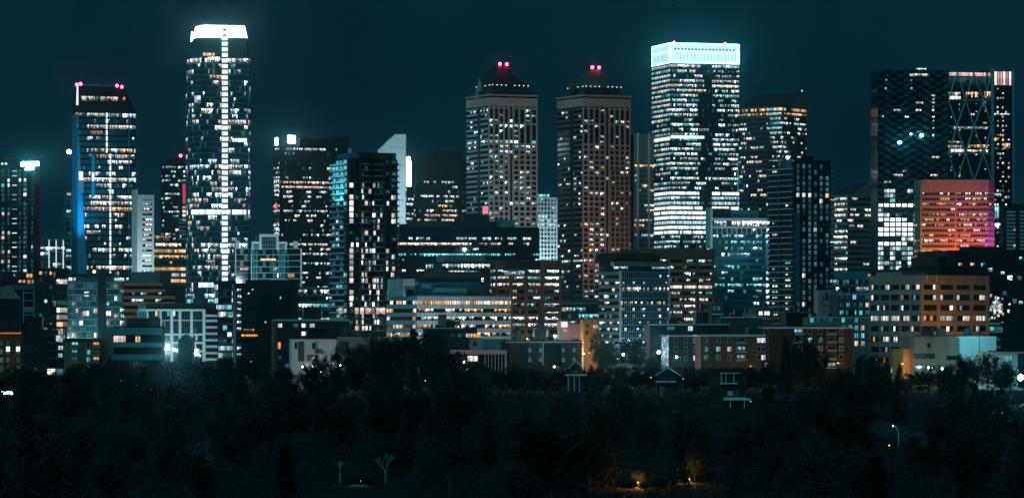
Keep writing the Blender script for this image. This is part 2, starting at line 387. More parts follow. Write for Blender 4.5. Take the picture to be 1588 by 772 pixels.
# --- low glass hall and its slender stair wedge
t = rect('glass_hall', 'low teal glass hall with tall white posts', 'building', 60, 62, 114, 2440, 18, depth=25)
h = t.z(372); t.body(0, h, 'glass_teal'); t.ring('roof_slab', 'pale_metal', [h], .8, .6)
for px in (76, 87, 98, 109): t.fbox('post', 'tube_white', 0, t.lx(px)-.25, t.lx(px)+.25, 0, h, -.05, .35)  # white posts given a glow of their own, they are no lamps
t.grid(h-1, t.z(440), 3.9, 3, band=(.5, .2, 'pale_metal'), p=.25, mats=COOL, band_top=False, dim=.2)
P, u, n, L = t.edge(0)
pc = t.lx(67); sh = MB()
for k in range(9):
    a0 = math.pi*(.05+.55*k/9); a1 = math.pi*(.05+.55*(k+1)/9); q = lambda a: (pc+2.8*math.cos(a), 1.5, h+.8+3.6*math.sin(a)*1.4)
    sh.bar(q(a0), q(a1), .14)
o = sh.build('arched_rail', 'pale_metal', t.e); o.location = (P.x, P.y, 0); t.done()
D = 2390; x0, x1 = X(99.5, D), X(112, D); xt0, xt1 = X(104.5, D), X(108, D)
b0 = Bld('stair_tower', 'slender tapering glass stair tower topped by a white lamp', 'tower', [(x0, 0), (x1, 0), (x1, 9), (x0, 9)], (0, D, 0), 0, D)
hh = Z(238, D); hm = Z(300, D); xm0 = X(102, D)
b0.loft('glass_wall', 'glass_deep', [(x0, 0), (x1, 0), (x1, 9), (x0, 9)], 0, [(xm0, 0), (x1-.5, 0), (x1-.5, 9), (xm0, 9)], hm)
b0.loft('upper_shaft', 'glass_teal', [(xm0+.2, 0.2), (x1-1.2, 0.2), (x1-1.2, 6), (xm0+.2, 6)], hm, [(xt0, 1), (xt1, 1), (xt1, 4), (xt0, 4)], hh)
MB().bar((x0-.3, -.3, 0), (xm0-.2, -.3, hm), .35).build('edge_fin', 'steel_blue', b0.e)
MB().bar((x1-.4, -.3, 0), (x1-.8, -.3, hm), .35).build('edge_fin', 'steel_blue', b0.e)
for k in range(26):
    z0 = hm-2-4*k
    if z0 < Z(425, D): break
    xx = xm0+(x0-xm0)*(hm-z0)/hm
    if b0.r.random() < .75: b0.win(0, xx-x0+.8, (x1-xx-1.6)/3, 3, z0, 2.2, pick([('lit_cool', .5), ('lit_pink', .25), ('lit_dim', .5)], b0.r), 'office', .08)
    MB().box(xx-.1, x1, -.2, .2, z0+2.6, z0+3.0).build('spandrel', 'pale_metal', b0.e)
MB().ball(((xt0+xt1)/2, 2.5, hh+1.2), 1.7).build('top_lamp', 'sign_white', b0.e); b0.done()
# --- slanted-top office tower with red corner lights
D = 2300
t = rect('office_tower', 'glass office tower with slanted dark top and red corner lights', 'tower', 112, 120, 210.5, D, 20)
hs = t.z(172); ht = t.z(132); w_, d_ = t.w/2, t.d/2
t.body(0, hs, 'glass_deep')
xa, xb = -w_+(t.lx(118)-0)*.3, -w_+t.lx(194)
top = [(-w_+.8, -d_+3), (xb, -d_+3), (xb, d_-2), (-w_+.8, d_-2)]
t.loft('slanted_top', 'black_panel', offset(t.poly, -.05), hs+.02, top, ht)
t.ring('ledge', 'dark_metal', [hs-1.2], 1.2, .25)
def sl(x, f): return x
P, u, n, L = t.edge(0)
for px0, px1, m in ((126, 148, 'lit_white'), (150, 156, 'lit_dim'), (156.5, 184, 'lit_pink'), (191, 195, 'lit_warm')):
    zc = t.z(152); k = (zc-hs)/(ht-hs); o = t.win(0, t.lx(px0), (t.lx(px1)-t.lx(px0))/max(1, round((px1-px0)/4)), max(1, round((px1-px0)/4)), t.z(156), 3.2, m, 'office', -3*k+.35)
for px, py in ((121, 131), (126.5, 130), (183, 131.5), (190.5, 133)): t.beacon(px, py, 1.15, y=3.2)
MB().box(-w_+1.2, xb-.3, -d_+2.7, -d_+3.3, ht, ht+.5).build('roof_rail', 'pale_metal', t.e)
cor = MB().bar((-w_-.1, -d_-.2, hs+4), (-w_+.7, -d_+2.7, ht-.5), .8, 4, .5).build('corner_light', 'tube_white', t.e)
def c3(e, x, f):
    if e == 3: return .12
    return 1.0 if x > .16 else .35
t.grid(hs-1.2, t.z(440), 4.03, 1.3, band=(1.0, .14, 'glass_black'), pier=(.16, .22, 'glass_deep', 9), p=.36, mats=[('lit_white', .55), ('lit_cool', .35), ('lit_warm', .12)], cols=c3, dim=.04,
       rows={0: (.8, None), 2: (.85, 'lit_white'), 15: (.85, 'lit_white'), 16: (.8, 'lit_warm'), 7: (.7, None)}, maxrun=6, stay=.66)
# folded glass facet left of the front and the flank, blue light in their colour
A = t.lx(121); P, u, n, L = t.edge(0)
fb = MB(); zq = lambda py: t.z(py)
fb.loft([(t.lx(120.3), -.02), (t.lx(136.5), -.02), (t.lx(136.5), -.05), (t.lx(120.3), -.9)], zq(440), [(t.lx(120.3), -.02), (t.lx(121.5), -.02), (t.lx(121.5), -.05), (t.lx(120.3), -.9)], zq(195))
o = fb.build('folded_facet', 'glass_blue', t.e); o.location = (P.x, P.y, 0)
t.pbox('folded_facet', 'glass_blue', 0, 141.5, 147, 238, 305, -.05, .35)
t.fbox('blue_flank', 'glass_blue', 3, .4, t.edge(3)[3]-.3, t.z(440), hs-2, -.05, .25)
for f in range(60):
    z0 = hs-4-4.03*f
    if z0 < t.z(440): break
    MB().box(0, t.edge(3)[3]-.2, -.4, -.2, z0, z0+.35).build('blue_sill', 'teal_panel', t.e).matrix_local = Matrix.Translation((t.poly[3][0], t.poly[3][1], 0)) @ Matrix.Rotation(-math.pi/2, 4, 'Z')
t.win(0, t.lx(121.5), t.lx(128.5)-t.lx(121.5), 1, t.z(280), t.z(266)-t.z(280), 'lit_bright', 'full', 1.1); t.win(0, t.lx(142.3), t.lx(146)-t.lx(142.3), 1, t.z(281), t.z(267)-t.z(281), 'lit_bright', 'full', .5)  # glowing panes stand in for the reflection of a sign, not lit rooms
t.win(0, t.lx(121.8), t.lx(130)-t.lx(121.8), 1, t.z(300), t.z(281)-t.z(300), 'lit_blue', 'full', 1.05)  # blue pane of the same painted reflection
for px, y0, y1 in ((165.5, 174, 231), (171, 238, 436)):
    zz = t.z(y0); k = 0
    while zz > t.z(y1):
        t.fbox('light_shaft', 'tube_white', 0, t.lx(px-1.2), t.lx(px+1.2), zz-3.3, zz, -.05, .4); zz -= 4.03
for px in (199.5, 120.6): t.fbox('corner_mullion', 'steel_blue', 0, t.lx(px), t.lx(px)+.4, t.z(445), hs-2, -.05, .32)
t.done()
# --- white slab block
t = rect('slab_block', 'pale concrete slab block with short window strips', 'building', 205, 213.5, 238, 2210, 24)
h = t.z(302); t.body(0, h, 'glass_black'); fh = 3.4; n_ = int((h-t.z(440))/fh)
t.fbox('wall', 'white_wall', 0, -.3, t.lx(220.5), 0, h, -.05, .3); t.fbox('wall', 'white_wall', 0, t.lx(236), t.w+.3, 0, h, -.05, .29); t.fbox('wall', 'white_wall', 3, -.3, t.d, 0, h+3.5, -.05, .31)
for f in range(n_+1):
    t.fbox('spandrel', 'white_wall', 0, t.lx(220.5), t.lx(236), h-fh*f-2.0 if f else h-3, h-fh*f, -.05, .26)
    if f and t.r.random() < .85: t.win(0, t.lx(221+t.r.uniform(0, 5)), 1.1, t.r.randint(2, 5), h-fh*f-3.3, 1.2, pick([('lit_cool', .6), ('lit_white', .4), ('lit_dim', .4)], t.r))
t.win(0, t.lx(221), 1.1, 6, h-fh*11-3.3, 1.25, 'lit_bright', 'full', .1); t.done()
# --- dark tower with single beacon, warm low block, striped sliver
t = rect('office_tower', 'black narrow office tower with a single red beacon', 'tower', 250, 256, 292, 2850, 20)
h = t.z(252); t.body(0, h, 'black_panel'); t.grid(h-3, t.z(440), 3.8, 2.2, band=(1.6, .15, 'black_panel'), pier=(.5, .2, 'black_panel', 3), p=.3, stay=.4, dim=.02, maxrun=2, mats=COOL)
t.box('roof_room', 'black_panel', -t.w*.25, t.w*.5, -t.d*.4, t.d*.4, h, t.z(244)); t.beacon(281, 241, 1.3); t.done()
t = rect('office_block', 'low office block with warm orange lit floors', 'building', 234, 238, 288, 2360, 18, depth=30)
h = t.z(377); t.body(0, h, 'black_panel'); t.box('roof_room', 'black_panel', -t.w/2+2, -t.w/2+14, -t.d*.4, t.d*.3, h, t.z(364))
t.win(0, t.lx(240), 1.5, 8, t.z(373), 3.5, 'lit_warm', 'office', -2.7)
t.grid(h, t.z(440), 4.2, 1.6, band=(1.7, .25, 'tan_panel'), p=.5, mats=WARM, rows={1: (.9, 'lit_warm'), 2: (.85, 'lit_warm'), 4: (.9, 'lit_warm'), 5: (.9, 'lit_white'), 6: (.9, 'lit_warm')}, maxrun=5); t.done()
t = rect('apartment_tower', 'thin striped apartment tower with a pink lit crown', 'tower', 278, 281, 298, 2700, 18)
h = t.z(283); t.body(0, h, 'glass_black'); t.grid(h-30, t.z(480), 3.2, 3, band=(1.4, .3, 'white_wall'), p=.1, dim=.1, mats=HOME, maxrun=1)
t.fbox('crown_panel', 'lit_red', 0, t.lx(283), t.lx(290), h-17, h-1, -.05, .15)
for k in range(4): t.fbox('crown_panel', 'lit_pink', 0, t.lx(283), t.lx(290), h-21-k*3.2, h-19-k*3.2, -.05, .2)
t.done()
# --- tallest tower: white glowing crown, central shaft of light
D = 2500
C0 = X(312, D); cth, sth = math.cos(math.radians(9)), math.sin(math.radians(9))
def at9(px, dep):  # world point on column px at depth D+dep
    return Vector((X(px, D+dep), D+dep))
pts = [at9(288, 30), at9(291.5, 14), at9(300, 4), at9(312, 0), at9(384, 5), at9(388, 10), at9(387.5, 36), at9(375, 46), at9(305, 46)]
ctr = sum(pts, Vector((0, 0)))/len(pts); poly = [tuple(p-ctr) for p in pts]
t = Bld('office_tower', 'tallest glass tower with a glowing white crown and central light shaft', 'tower', poly, (ctr.x, ctr.y, 0), 0, D)
hs = t.z(90); hb = t.z(62); ht = t.z(38.5); FE = 3
t.body(0, hs, 'glass_deep')
pt2 = [at9(294.5, 30), at9(296.5, 16), at9(303.5, 6), at9(313, 2), at9(382, 7), at9(385, 12), at9(384, 35), at9(374, 44), at9(308, 44)]
pt3 = [at9(303, 29), at9(304, 20), at9(309, 9), at9(317, 5), at9(376.5, 10), at9(379, 14), at9(378, 33), at9(371, 41), at9(313, 41)]
q2 = [tuple(p-ctr) for p in pt2]; q3 = [tuple(p-ctr) for p in pt3]
t.loft('upper_glass', 'glass_deep', offset(poly, -.03), hs+.02, q2, hb)
pb = [tuple(p-ctr) for p in [at9(298, 30), at9(300, 15), at9(305, 7), at9(314, 3), at9(381, 8), at9(383.5, 13), at9(383, 34), at9(373.5, 43), at9(309, 43)]]
t.loft('crown_base', 'glass_teal', q2, hb+.02, pb, hb+2.2)
cp = t.loft('crown', 'crown_white', pb, hb+2.25, q3, ht)
MB().bar((*q2[0], hb-5), (*pb[0], hb+3), .7).build('crown_edge', 'crown_white', t.e); MB().bar((*q2[1], hb-4), (*pb[0], hb+8), .6).build('crown_edge', 'crown_white', t.e)
for k in range(len(q3)):
    a, b_ = pb[k], q3[k]; d0 = (Vector(a)).normalized()*.15
    MB().bar((a[0]+d0.x, a[1]+d0.y, hb+2.3), (b_[0]+d0.x, b_[1]+d0.y, ht+.2), .22).build('crown_rib', 'pale_metal', cp)
def c6(e, x, f):
    return {0: .5, 1: .8, 2: .9}.get(e, 1.0)
t.grid(hs, t.z(480), 4.18, 1.3, band=(.32, .12, 'steel_blue'), pier=(.14, .16, 'glass_teal', 7), p=.27, mats=[('lit_cool', .5), ('lit_white', .45), ('lit_warm', .05)], cols=c6, dim=.09, stay=.66, maxrun=5, bname='spandrel',
       rows={0: (.75, 'lit_white'), 26: (.45, None), 27: (.95, 'lit_bright'), 40: (.95, 'lit_bright'), 42: (.8, 'lit_cool'), 19: (.6, None), 43: (.5, 'lit_teal')})
for e, px0, px1, y0, y1 in ((FE, 355, 383, 214, 220), (FE, 315, 333, 82, 87), (FE, 322, 341, 88, 93)):
    t.win(e, t.lx(px0, e), (t.lx(px1, e)-t.lx(px0, e))/6, 6, t.z(y1), t.z(y0)-t.z(y1), 'lit_warm' if y0 == 82 else 'lit_bright', 'full', .14)
z0 = t.z(436); k = 0
sf = MB().box(0, 1, 0, 1, 0, 1)
while z0 < ht:
    k += 1; a, b_ = t.lx(344.2, FE), t.lx(353.2, FE); o = -.05 if z0 < hs else -.05-4.5*min(1, (z0-hs)/(ht-hs))
    t.fbox('shaft_panel', 'tube_white', FE, a, b_, z0, z0+2.9, -5, .55)
    t.fbox('shaft_louvre', 'grey_metal', FE, a+.6, b_-.6, z0+2.95, z0+4.1, -5, .40)
    z0 += 4.18
# angular white light patch on the left facet, and the rounded edge tube
t.win(2, .8, t.edge(2)[3]-1, 1, t.z(162), t.z(148)-t.z(162), 'lit_cool', 'office', .14)
for e in (4,): t.fbox('edge_tube', 'steel_blue', e, .2, .8, t.z(470), hs, -.05, .35)
t.box('side_wing', 'glass_teal', poly[2][0]+1, poly[2][0]+9, poly[3][1]-2.2, poly[3][1]-.2, 0, t.z(446))
t.done()
# --- stepped block with white frames
D = 1950
t = rect('stepped_block', 'stepped apartment block with white square roof frames', 'building', 388, 390, 446, D, 14, depth=26)
h = t.z(386); t.body(0, h, 'glass_dark')
t.grid(h, t.z(452), 3.5, 2.2, band=(.35, .5, 'steel_blue'), pier=(.2, .3, 'steel_blue', 6), p=.03, dim=.25, mats=HOME, maxrun=1, bname='balcony_slab')
for px in (393.5, 398, 433, 437.5, 441): t.pbox('teal_bay', 'glass_teal', 0, px-1.6, px+1.6, 389, 440, -.05, .35)
for i, (a, b_, y0, y1) in enumerate(((402, 431.5, 363, 387), (390, 404, 374.5, 387), (430, 444.5, 374.5, 387))):
    fr = 4.2 if i == 0 else 3.2; k_ = fr/5200*D
    u0, u1, z1, z0 = t.lx(a), t.lx(b_), t.z(y0), t.z(y1)
    o_ = .9-.05*i
    t.fbox('roof_room', 'glass_dark', 0, u0+.2, u1-.2, z0, z1-.2, -14+i, o_-.6)
    t.fbox('white_frame', 'white_wall', 0, u0, u1, z1-k_, z1, -.5, o_); t.fbox('white_frame', 'white_wall', 0, u0, u0+k_*.8, z0, z1-k_, -.5, o_); t.fbox('white_frame', 'white_wall', 0, u1-k_*.8, u1, z0, z1-k_, -.5, o_)
    t.strips('mullions', 'steel_blue', 0, [u0+k_+(u1-u0-2*k_)*q/8 for q in range(9)], .12, z0, z1-k_, o_-.4, o_-.65)
    for q in range(1, 3): t.fbox('transom', 'steel_blue', 0, u0+k_, u1-k_, z0+(z1-z0)*q/3.2, z0+(z1-z0)*q/3.2+.15, o_-.65, o_-.38)
t.win(0, t.lx(404), 1.3, 7, t.z(403.5), 1.0, 'lit_warm', 'full', .12)
t.done()
for nm, lb, a, b_, c_, yt, yb in (('apartment_wing', 'low glass wing with an orange terrace, joined to the white framed block', 363, 365, 391, 386, 440), ('apartment_wing', 'narrow white edged wing joined to the white framed block', 440, 441.5, 467, 386, 446)):
    t = rect(nm, lb, 'building', a, b_, c_, D+6, 14, depth=20); h = t.z(yt); t.body(0, h, 'glass_dark')
    t.grid(h, t.z(yb), 3.5, 2.5, band=(.35, .55, 'steel_blue'), p=.08, dim=.15, mats=HOME, maxrun=1, bname='balcony_slab')
    t.fbox('white_frame', 'white_wall', 0, t.w-.5, t.w+.3, t.z(yb), h+.3, -.05, .7); t.fbox('white_frame', 'white_wall', 0, -.2, .4, t.z(yb), h+.3, -.05, .7)
    if b_ == 365: t.win(0, t.lx(372), 1.0, 8, t.z(419), 1.5, 'lit_warm', 'full', .6); t.fbox('roof_frame', 'white_wall', 0, .1, 2.5, h, t.z(373), -3, .3)
    else: t.win(0, t.lx(445), 1.5, 3, t.z(430), 2.2, 'lit_orange', 'full', .2); t.fbox('roof_frame', 'white_wall', 0, t.w*.55, t.w*.8, h, t.z(374), -3, .3)
    t.done()
# --- wide dark office tower with two rooftop signs
t = rect('office_tower', 'wide black office tower with two square rooftop floodlights', 'tower', 424, 434, 545, 2700, 22, seed=5)
h = t.z(229); t.body(0, h, 'black_panel')
t.grid(h, t.z(500), 3.84, 1.4, band=(1.55, .16, 'black_panel'), pier=(.35, .22, 'black_panel', 4), p=.19, stay=.5, maxrun=3, dim=.03, mats=[('lit_cool', .6), ('lit_white', .4)],
       rows={0: (.4, None), 7: (.7, 'lit_pink'), 8: (.8, 'lit_pink'), 13: (.6, None), 20: (.6, 'lit_white'), 24: (.65, 'lit_cool'), 30: (.6, None), 22: (.6, None)})
t.box('roof_room', 'black_panel', -t.w/2+t.lx(466), t.w/2-14, -t.d*.35, t.d*.4, h, t.z(214)); t.box('roof_room', 'black_panel', t.w/2-14.1, t.w/2-1, -t.d*.3, t.d*.4, h, t.z(210))
t.fbox('rooftop_sign', 'sign_white', 0, t.lx(447), t.lx(458.5), t.z(221.5), t.z(210), -1.5, -.6); t.fbox('rooftop_sign', 'sign_cyan', 3, t.d*.15, t.d*.45, t.z(224), t.z(213), -1.5, -.6)
t.ring('parapet', 'black_panel', [h+.02], 1.5, .1)
sg = MB().ball((0, 0, 0), 5.0/2, 14, 8).build('round_sign', 'sign_red', t.e); P, u, n, L = t.edge(3); q = P+u*(L*.5)+n*.6; sg.location = (q.x, q.y, t.z(319)); sg.scale = (.3, 1.3, 1)
for k in range(14): t.win(3, L*.15, L*.7/3, 3, t.z(282)-3.84*k, 1.8, pick([('lit_cool', 1), ('lit_dim', .6), ('lit_pink', .4)], t.r), 'office', .2)
t.done()
# --- condominium tower with cyan lit corner
D = 1690
t = rect('condo_tower', 'tall dark condominium tower with cyan lit balconies on its corner', 'tower', 514, 539, 616, D, 22)
h = t.z(246); fh = 3.0; t.body(0, h, 'glass_black', 'wall')
t.box('roof_room', 'black_panel', -t.w/2+t.lx(558), t.w/2-.4, -t.d/2+.6, t.d/2-3, h, t.z(236)); t.box('roof_room', 'teal_panel', -t.w/2+t.lx(543), -t.w/2+t.lx(557), -t.d/2+1, t.d/2-5, h, t.z(237.5))
n_ = 29
for a, b_ in ((540, 541.2), (548.5, 550), (557, 560), (594, 598), (604.5, 606), (614.5, 616)): t.pbox('pier', 'dark_panel', 0, a, b_, 247, 520, -.05, .5)
t.ring('floor_slab', 'dark_panel', [h-fh*(i+1) for i in range(n_)], .35, .3)
cells = [(541.4, 548.3, .25), (550.2, 556.8, .12), (560.2, 565, .5), (565.3, 571, .55), (571.5, 576, .35), (576.5, 583, .6), (583.5, 588.5, .45), (589, 593.8, .3), (598.2, 604.3, .35), (606.2, 614.3, .5)]
lv = lambda f: (0.05 if f < 4 else .6 if f in (4, 9, 10, 11) else .25 if f < 8 else .55 if f > 8 else .1)
for f in range(n_):
    z0 = h-fh*(f+1)+.36
    for a, b_, q in cells:
        ua, ub = t.lx(a), t.lx(b_)
        if t.r.random() < q*lv(f)*1.9:
            m = pick([('lit_white', .6), ('lit_pink', .3), ('lit_cool', .3), ('lit_dim', .25)], t.r); k_ = t.r.uniform(.5, .92); t.win(0, ua+(ub-ua)*(1-k_)*t.r.random(), (ub-ua)*k_, 1, z0+.15, 2.3, m, 'full' if t.r.random() < .25 else 'res', .1, name='window')
        elif t.r.random() < .25: t.win(0, ua+.3, ub-ua-.6, 1, z0+.4, 1.7, 'lit_dim', 'res', .1, name='window')
for f in range(n_):
    z0 = h-fh*(f+1)
    if f in (4, 6, 7, 8, 9, 10, 15, 16, 17, 18, 20, 22, 23): t.win(0, t.lx(541.4), t.lx(548.3)-t.lx(541.4), 1, z0+.36, 2.5, 'lit_white', 'full', .16, name='window')
    for a, b_ in ((560.5, 572.5), (580, 593.5)): t.fbox('balcony_rail', 'pale_metal', 0, t.lx(a), t.lx(b_), z0+.37, z0+.62, .25, .9)
    bl = t.fbox('balcony', 'grey_metal', 0, t.w-.4, t.w+1.1, z0+.05, z0+.3, -3, .25); MB().box(.8, 1, 0, 1, 1, 4).build('rail', 'pale_metal', bl)
    # left, cyan lit side with balconies
    L3 = t.edge(3)[3]
    for q in range(4):
        c_ = 'lit_teal' if f < 8 else pick([('lit_dim', .6), ('lit_teal', .2), ('lit_cool', .25)], t.r)
        if t.r.random() < (.95 if f < 6 else .55): t.win(3, L3*(.06+.235*q), L3*.2, 1, z0+.5, 2.0, c_, 'res', .1, name='window')
    bl = t.fbox('balcony', 'steel_blue' if f < 26 else 'grey_metal', 3, .2, L3*.92, z0+.05, z0+.32, -.05, 1.3)
    if f < 30: MB().box(0, 1, 0, .06, 1, 3.4).build('rail', 'pale_metal', bl)
for k in range(9): t.win(0, t.lx(524+11*k if k == 0 else 541+8.2*k), t.lx(7+541)-t.lx(541), 1, t.z(487), 3.4, 'lit_pink', 'full', .55, name='window')
o = MB().bar((-t.w/2+t.lx(556), 0, t.z(240)), (-t.w/2+t.lx(556), 0, t.z(228)), 1.0, 8).build('roof_vent', 'white_wall', t.e)
L3 = t.edge(3)[3]
fl = bpy.data.lights.new('corner_flood', 'SPOT'); fl.energy = 60000; fl.color = (.1, .8, 1); fl.spot_size = math.radians(60); fl.shadow_soft_size = .5
fo = bpy.data.objects.new('corner_flood', fl); COL.objects.link(fo); fo.parent = t.e
q = Vector((-t.w/2-14, t.poly[0][1]+2, h-30)); fo.location = q; fo.rotation_euler = (Vector((-t.w/2, 0, h-6))-q).to_track_quat('-Z', 'Y').to_euler()
MB().box(q.x-.4, q.x+.4, q.y-.4, q.y+.4, q.z-1, q.z-.55).build('flood_housing', 'dark_metal', t.e); MB().bar((q.x, q.y, q.z-.8), (-t.w/2, q.y, q.z-.8), .12).build('flood_arm', 'dark_metal', t.e)
t.done()
# --- pale shard wall and the thin lit mast block
D = 2500; x0, x1 = X(586, D), X(629, D)
t = Bld('wedge_tower', 'pale blank wedge tower with a steeply slanted top', 'tower', [(x0, 0), (x1, 0), (x1, 16), (x0, 16)], (0, D, 0), 0, D)
za, zb_ = t.z(233), t.z(208.5); xm = X(612.5, D)
b_ = MB(); fr = [(x0, 0), (x1, 0), (x1, zb_), (xm, zb_), (x0, za)]; i = 0
b_.v = [(p[0], 0, p[1]) for p in fr]+[(p[0], 16, p[1]) for p in fr]; b_.f = [(0, 1, 2, 3, 4), (9, 8, 7, 6, 5)]+[(k, k+5, (k+1) % 5+5, (k+1) % 5) for k in range(5)]; b_.l = [1]*7
b_.build('wall', 'white_wall', t.e)
b_ = MB(); b_.quad((x0+1, -.3, za+1.5), (xm-6, -.3, zb_-6.5), (xm-9, 6, zb_-1.5), (x0-2, 6, za+5)); 
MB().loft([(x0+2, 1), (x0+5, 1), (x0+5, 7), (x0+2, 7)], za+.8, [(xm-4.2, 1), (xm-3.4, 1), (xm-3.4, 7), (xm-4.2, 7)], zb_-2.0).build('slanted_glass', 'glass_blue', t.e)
for k in range(9): t.fbox('panel_joint', 'concrete', 0, .2 if k > 5 else 9+k*2, x1-x0-.2, zb_-10-k*13, zb_-9.7-k*13, -.05, .04)
for px in (604, 616): MB().bar((X(px, D), 8, zb_-8), (X(px, D), 8, Z(196, D)), .14).build('antenna', 'steel', t.e)
t.done()
t = rect('mast_tower', 'thin tower with stacked white light panels beside the pale wedge', 'tower', 629, 630.5, 641, 2600, 14, depth=10)
h = t.z(292); t.body(0, h, 'black_panel'); t.grid(h, t.z(400), 3.8, 1.5, band=(1.5, .15, 'black_panel'), p=.5, mats=OFFICE, dim=0)
for y0, y1, a, b_ in ((243, 249, 632, 636), (249.6, 266, 632, 637.6), (267, 290, 632.2, 637.8)): t.fbox('light_panel', 'crown_white', 0, t.lx(a), t.lx(b_), t.z(y1), t.z(y0), -5, -.5+.02*y0/10)
t.box('mast', 'steel', -.2, .2, -.2, .2, t.z(243), t.z(232)); t.done()
# --- black office block in front of the first twin
t = rect('office_tower', 'black flat topped office tower beside the pink signed granite tower', 'tower', 639, 645, 724, 2720, 18)
h = t.z(246); t.body(0, h, 'black_panel'); t.box('roof_room', 'black_panel', -t.w/2+t.lx(678), t.w/2-4, -t.d*.4, t.d*.4, h, t.z(232)); t.clutter(h, 3, 'black_panel')
def c13(e, x, f): return 1.0 if e == 0 and .15 < x < .8 else .35
t.grid(h-18, t.z(345), 3.85, 1.35, band=(1.5, .15, 'black_panel'), pier=(.4, .2, 'black_panel', 4), p=.42, cols=c13, mats=[('lit_white', .5), ('lit_cool', .4), ('lit_warm', .15)], rows={0: (.5, None), 3: (.6, 'lit_cool'), 6: (.6, 'lit_white'), 7: (.7, 'lit_pink'), 8: (.6, None), 10: (.85, 'lit_warm')}, dim=.03)
t.done()
# --- long black block below
t = rect('office_block', 'long low black office block with scattered lit floors', 'building', 612, 617, 836, 2320, 5, depth=40)
h = t.z(352); t.body(0, h, 'black_panel'); fh = 3.72
for a, b_, y, m in ((636, 700, 342, 'concrete_dark'), (700, 775, 343, 'dark_panel'), (770, 800, 341, 'granite_teal'), (622, 640, 347, 'black_panel'), (720, 760, 333, 'dark_panel')): t.box('roof_room', m, -t.w/2+t.lx(a), -t.w/2+t.lx(b_), -t.d*.4+(a % 7)*.4, t.d*.3, h, t.z(y))
t.fbox('roof_lightbox', 'lit_bright', 0, t.lx(690), t.lx(699), t.z(359), t.z(352), -3, -2)
t.grid(h-7, t.z(440), fh, 1.4, band=(1.7, .15, 'black_panel'), pier=(.4, .2, 'black_panel', 4), p=.13, stay=.6, maxrun=4, dim=.02, rows={0: (.45, 'lit_cool'), 1: (.5, 'lit_pink'), 3: (.5, 'lit_teal')}, mats=[('lit_cool', .5), ('lit_white', .5)])
t.win(0, t.lx(617), 1.7, 30, h-7-fh*2+1.7, 1.9, 'lit_pink', 'office', .25); t.win(0, t.lx(650), 1.7, 26, h-7-fh*4+1.7, 1.9, 'lit_teal', 'office', .25)
t.beacon(720, 387, 1.0, mat='flood_cyan', y=-1)
t.done()
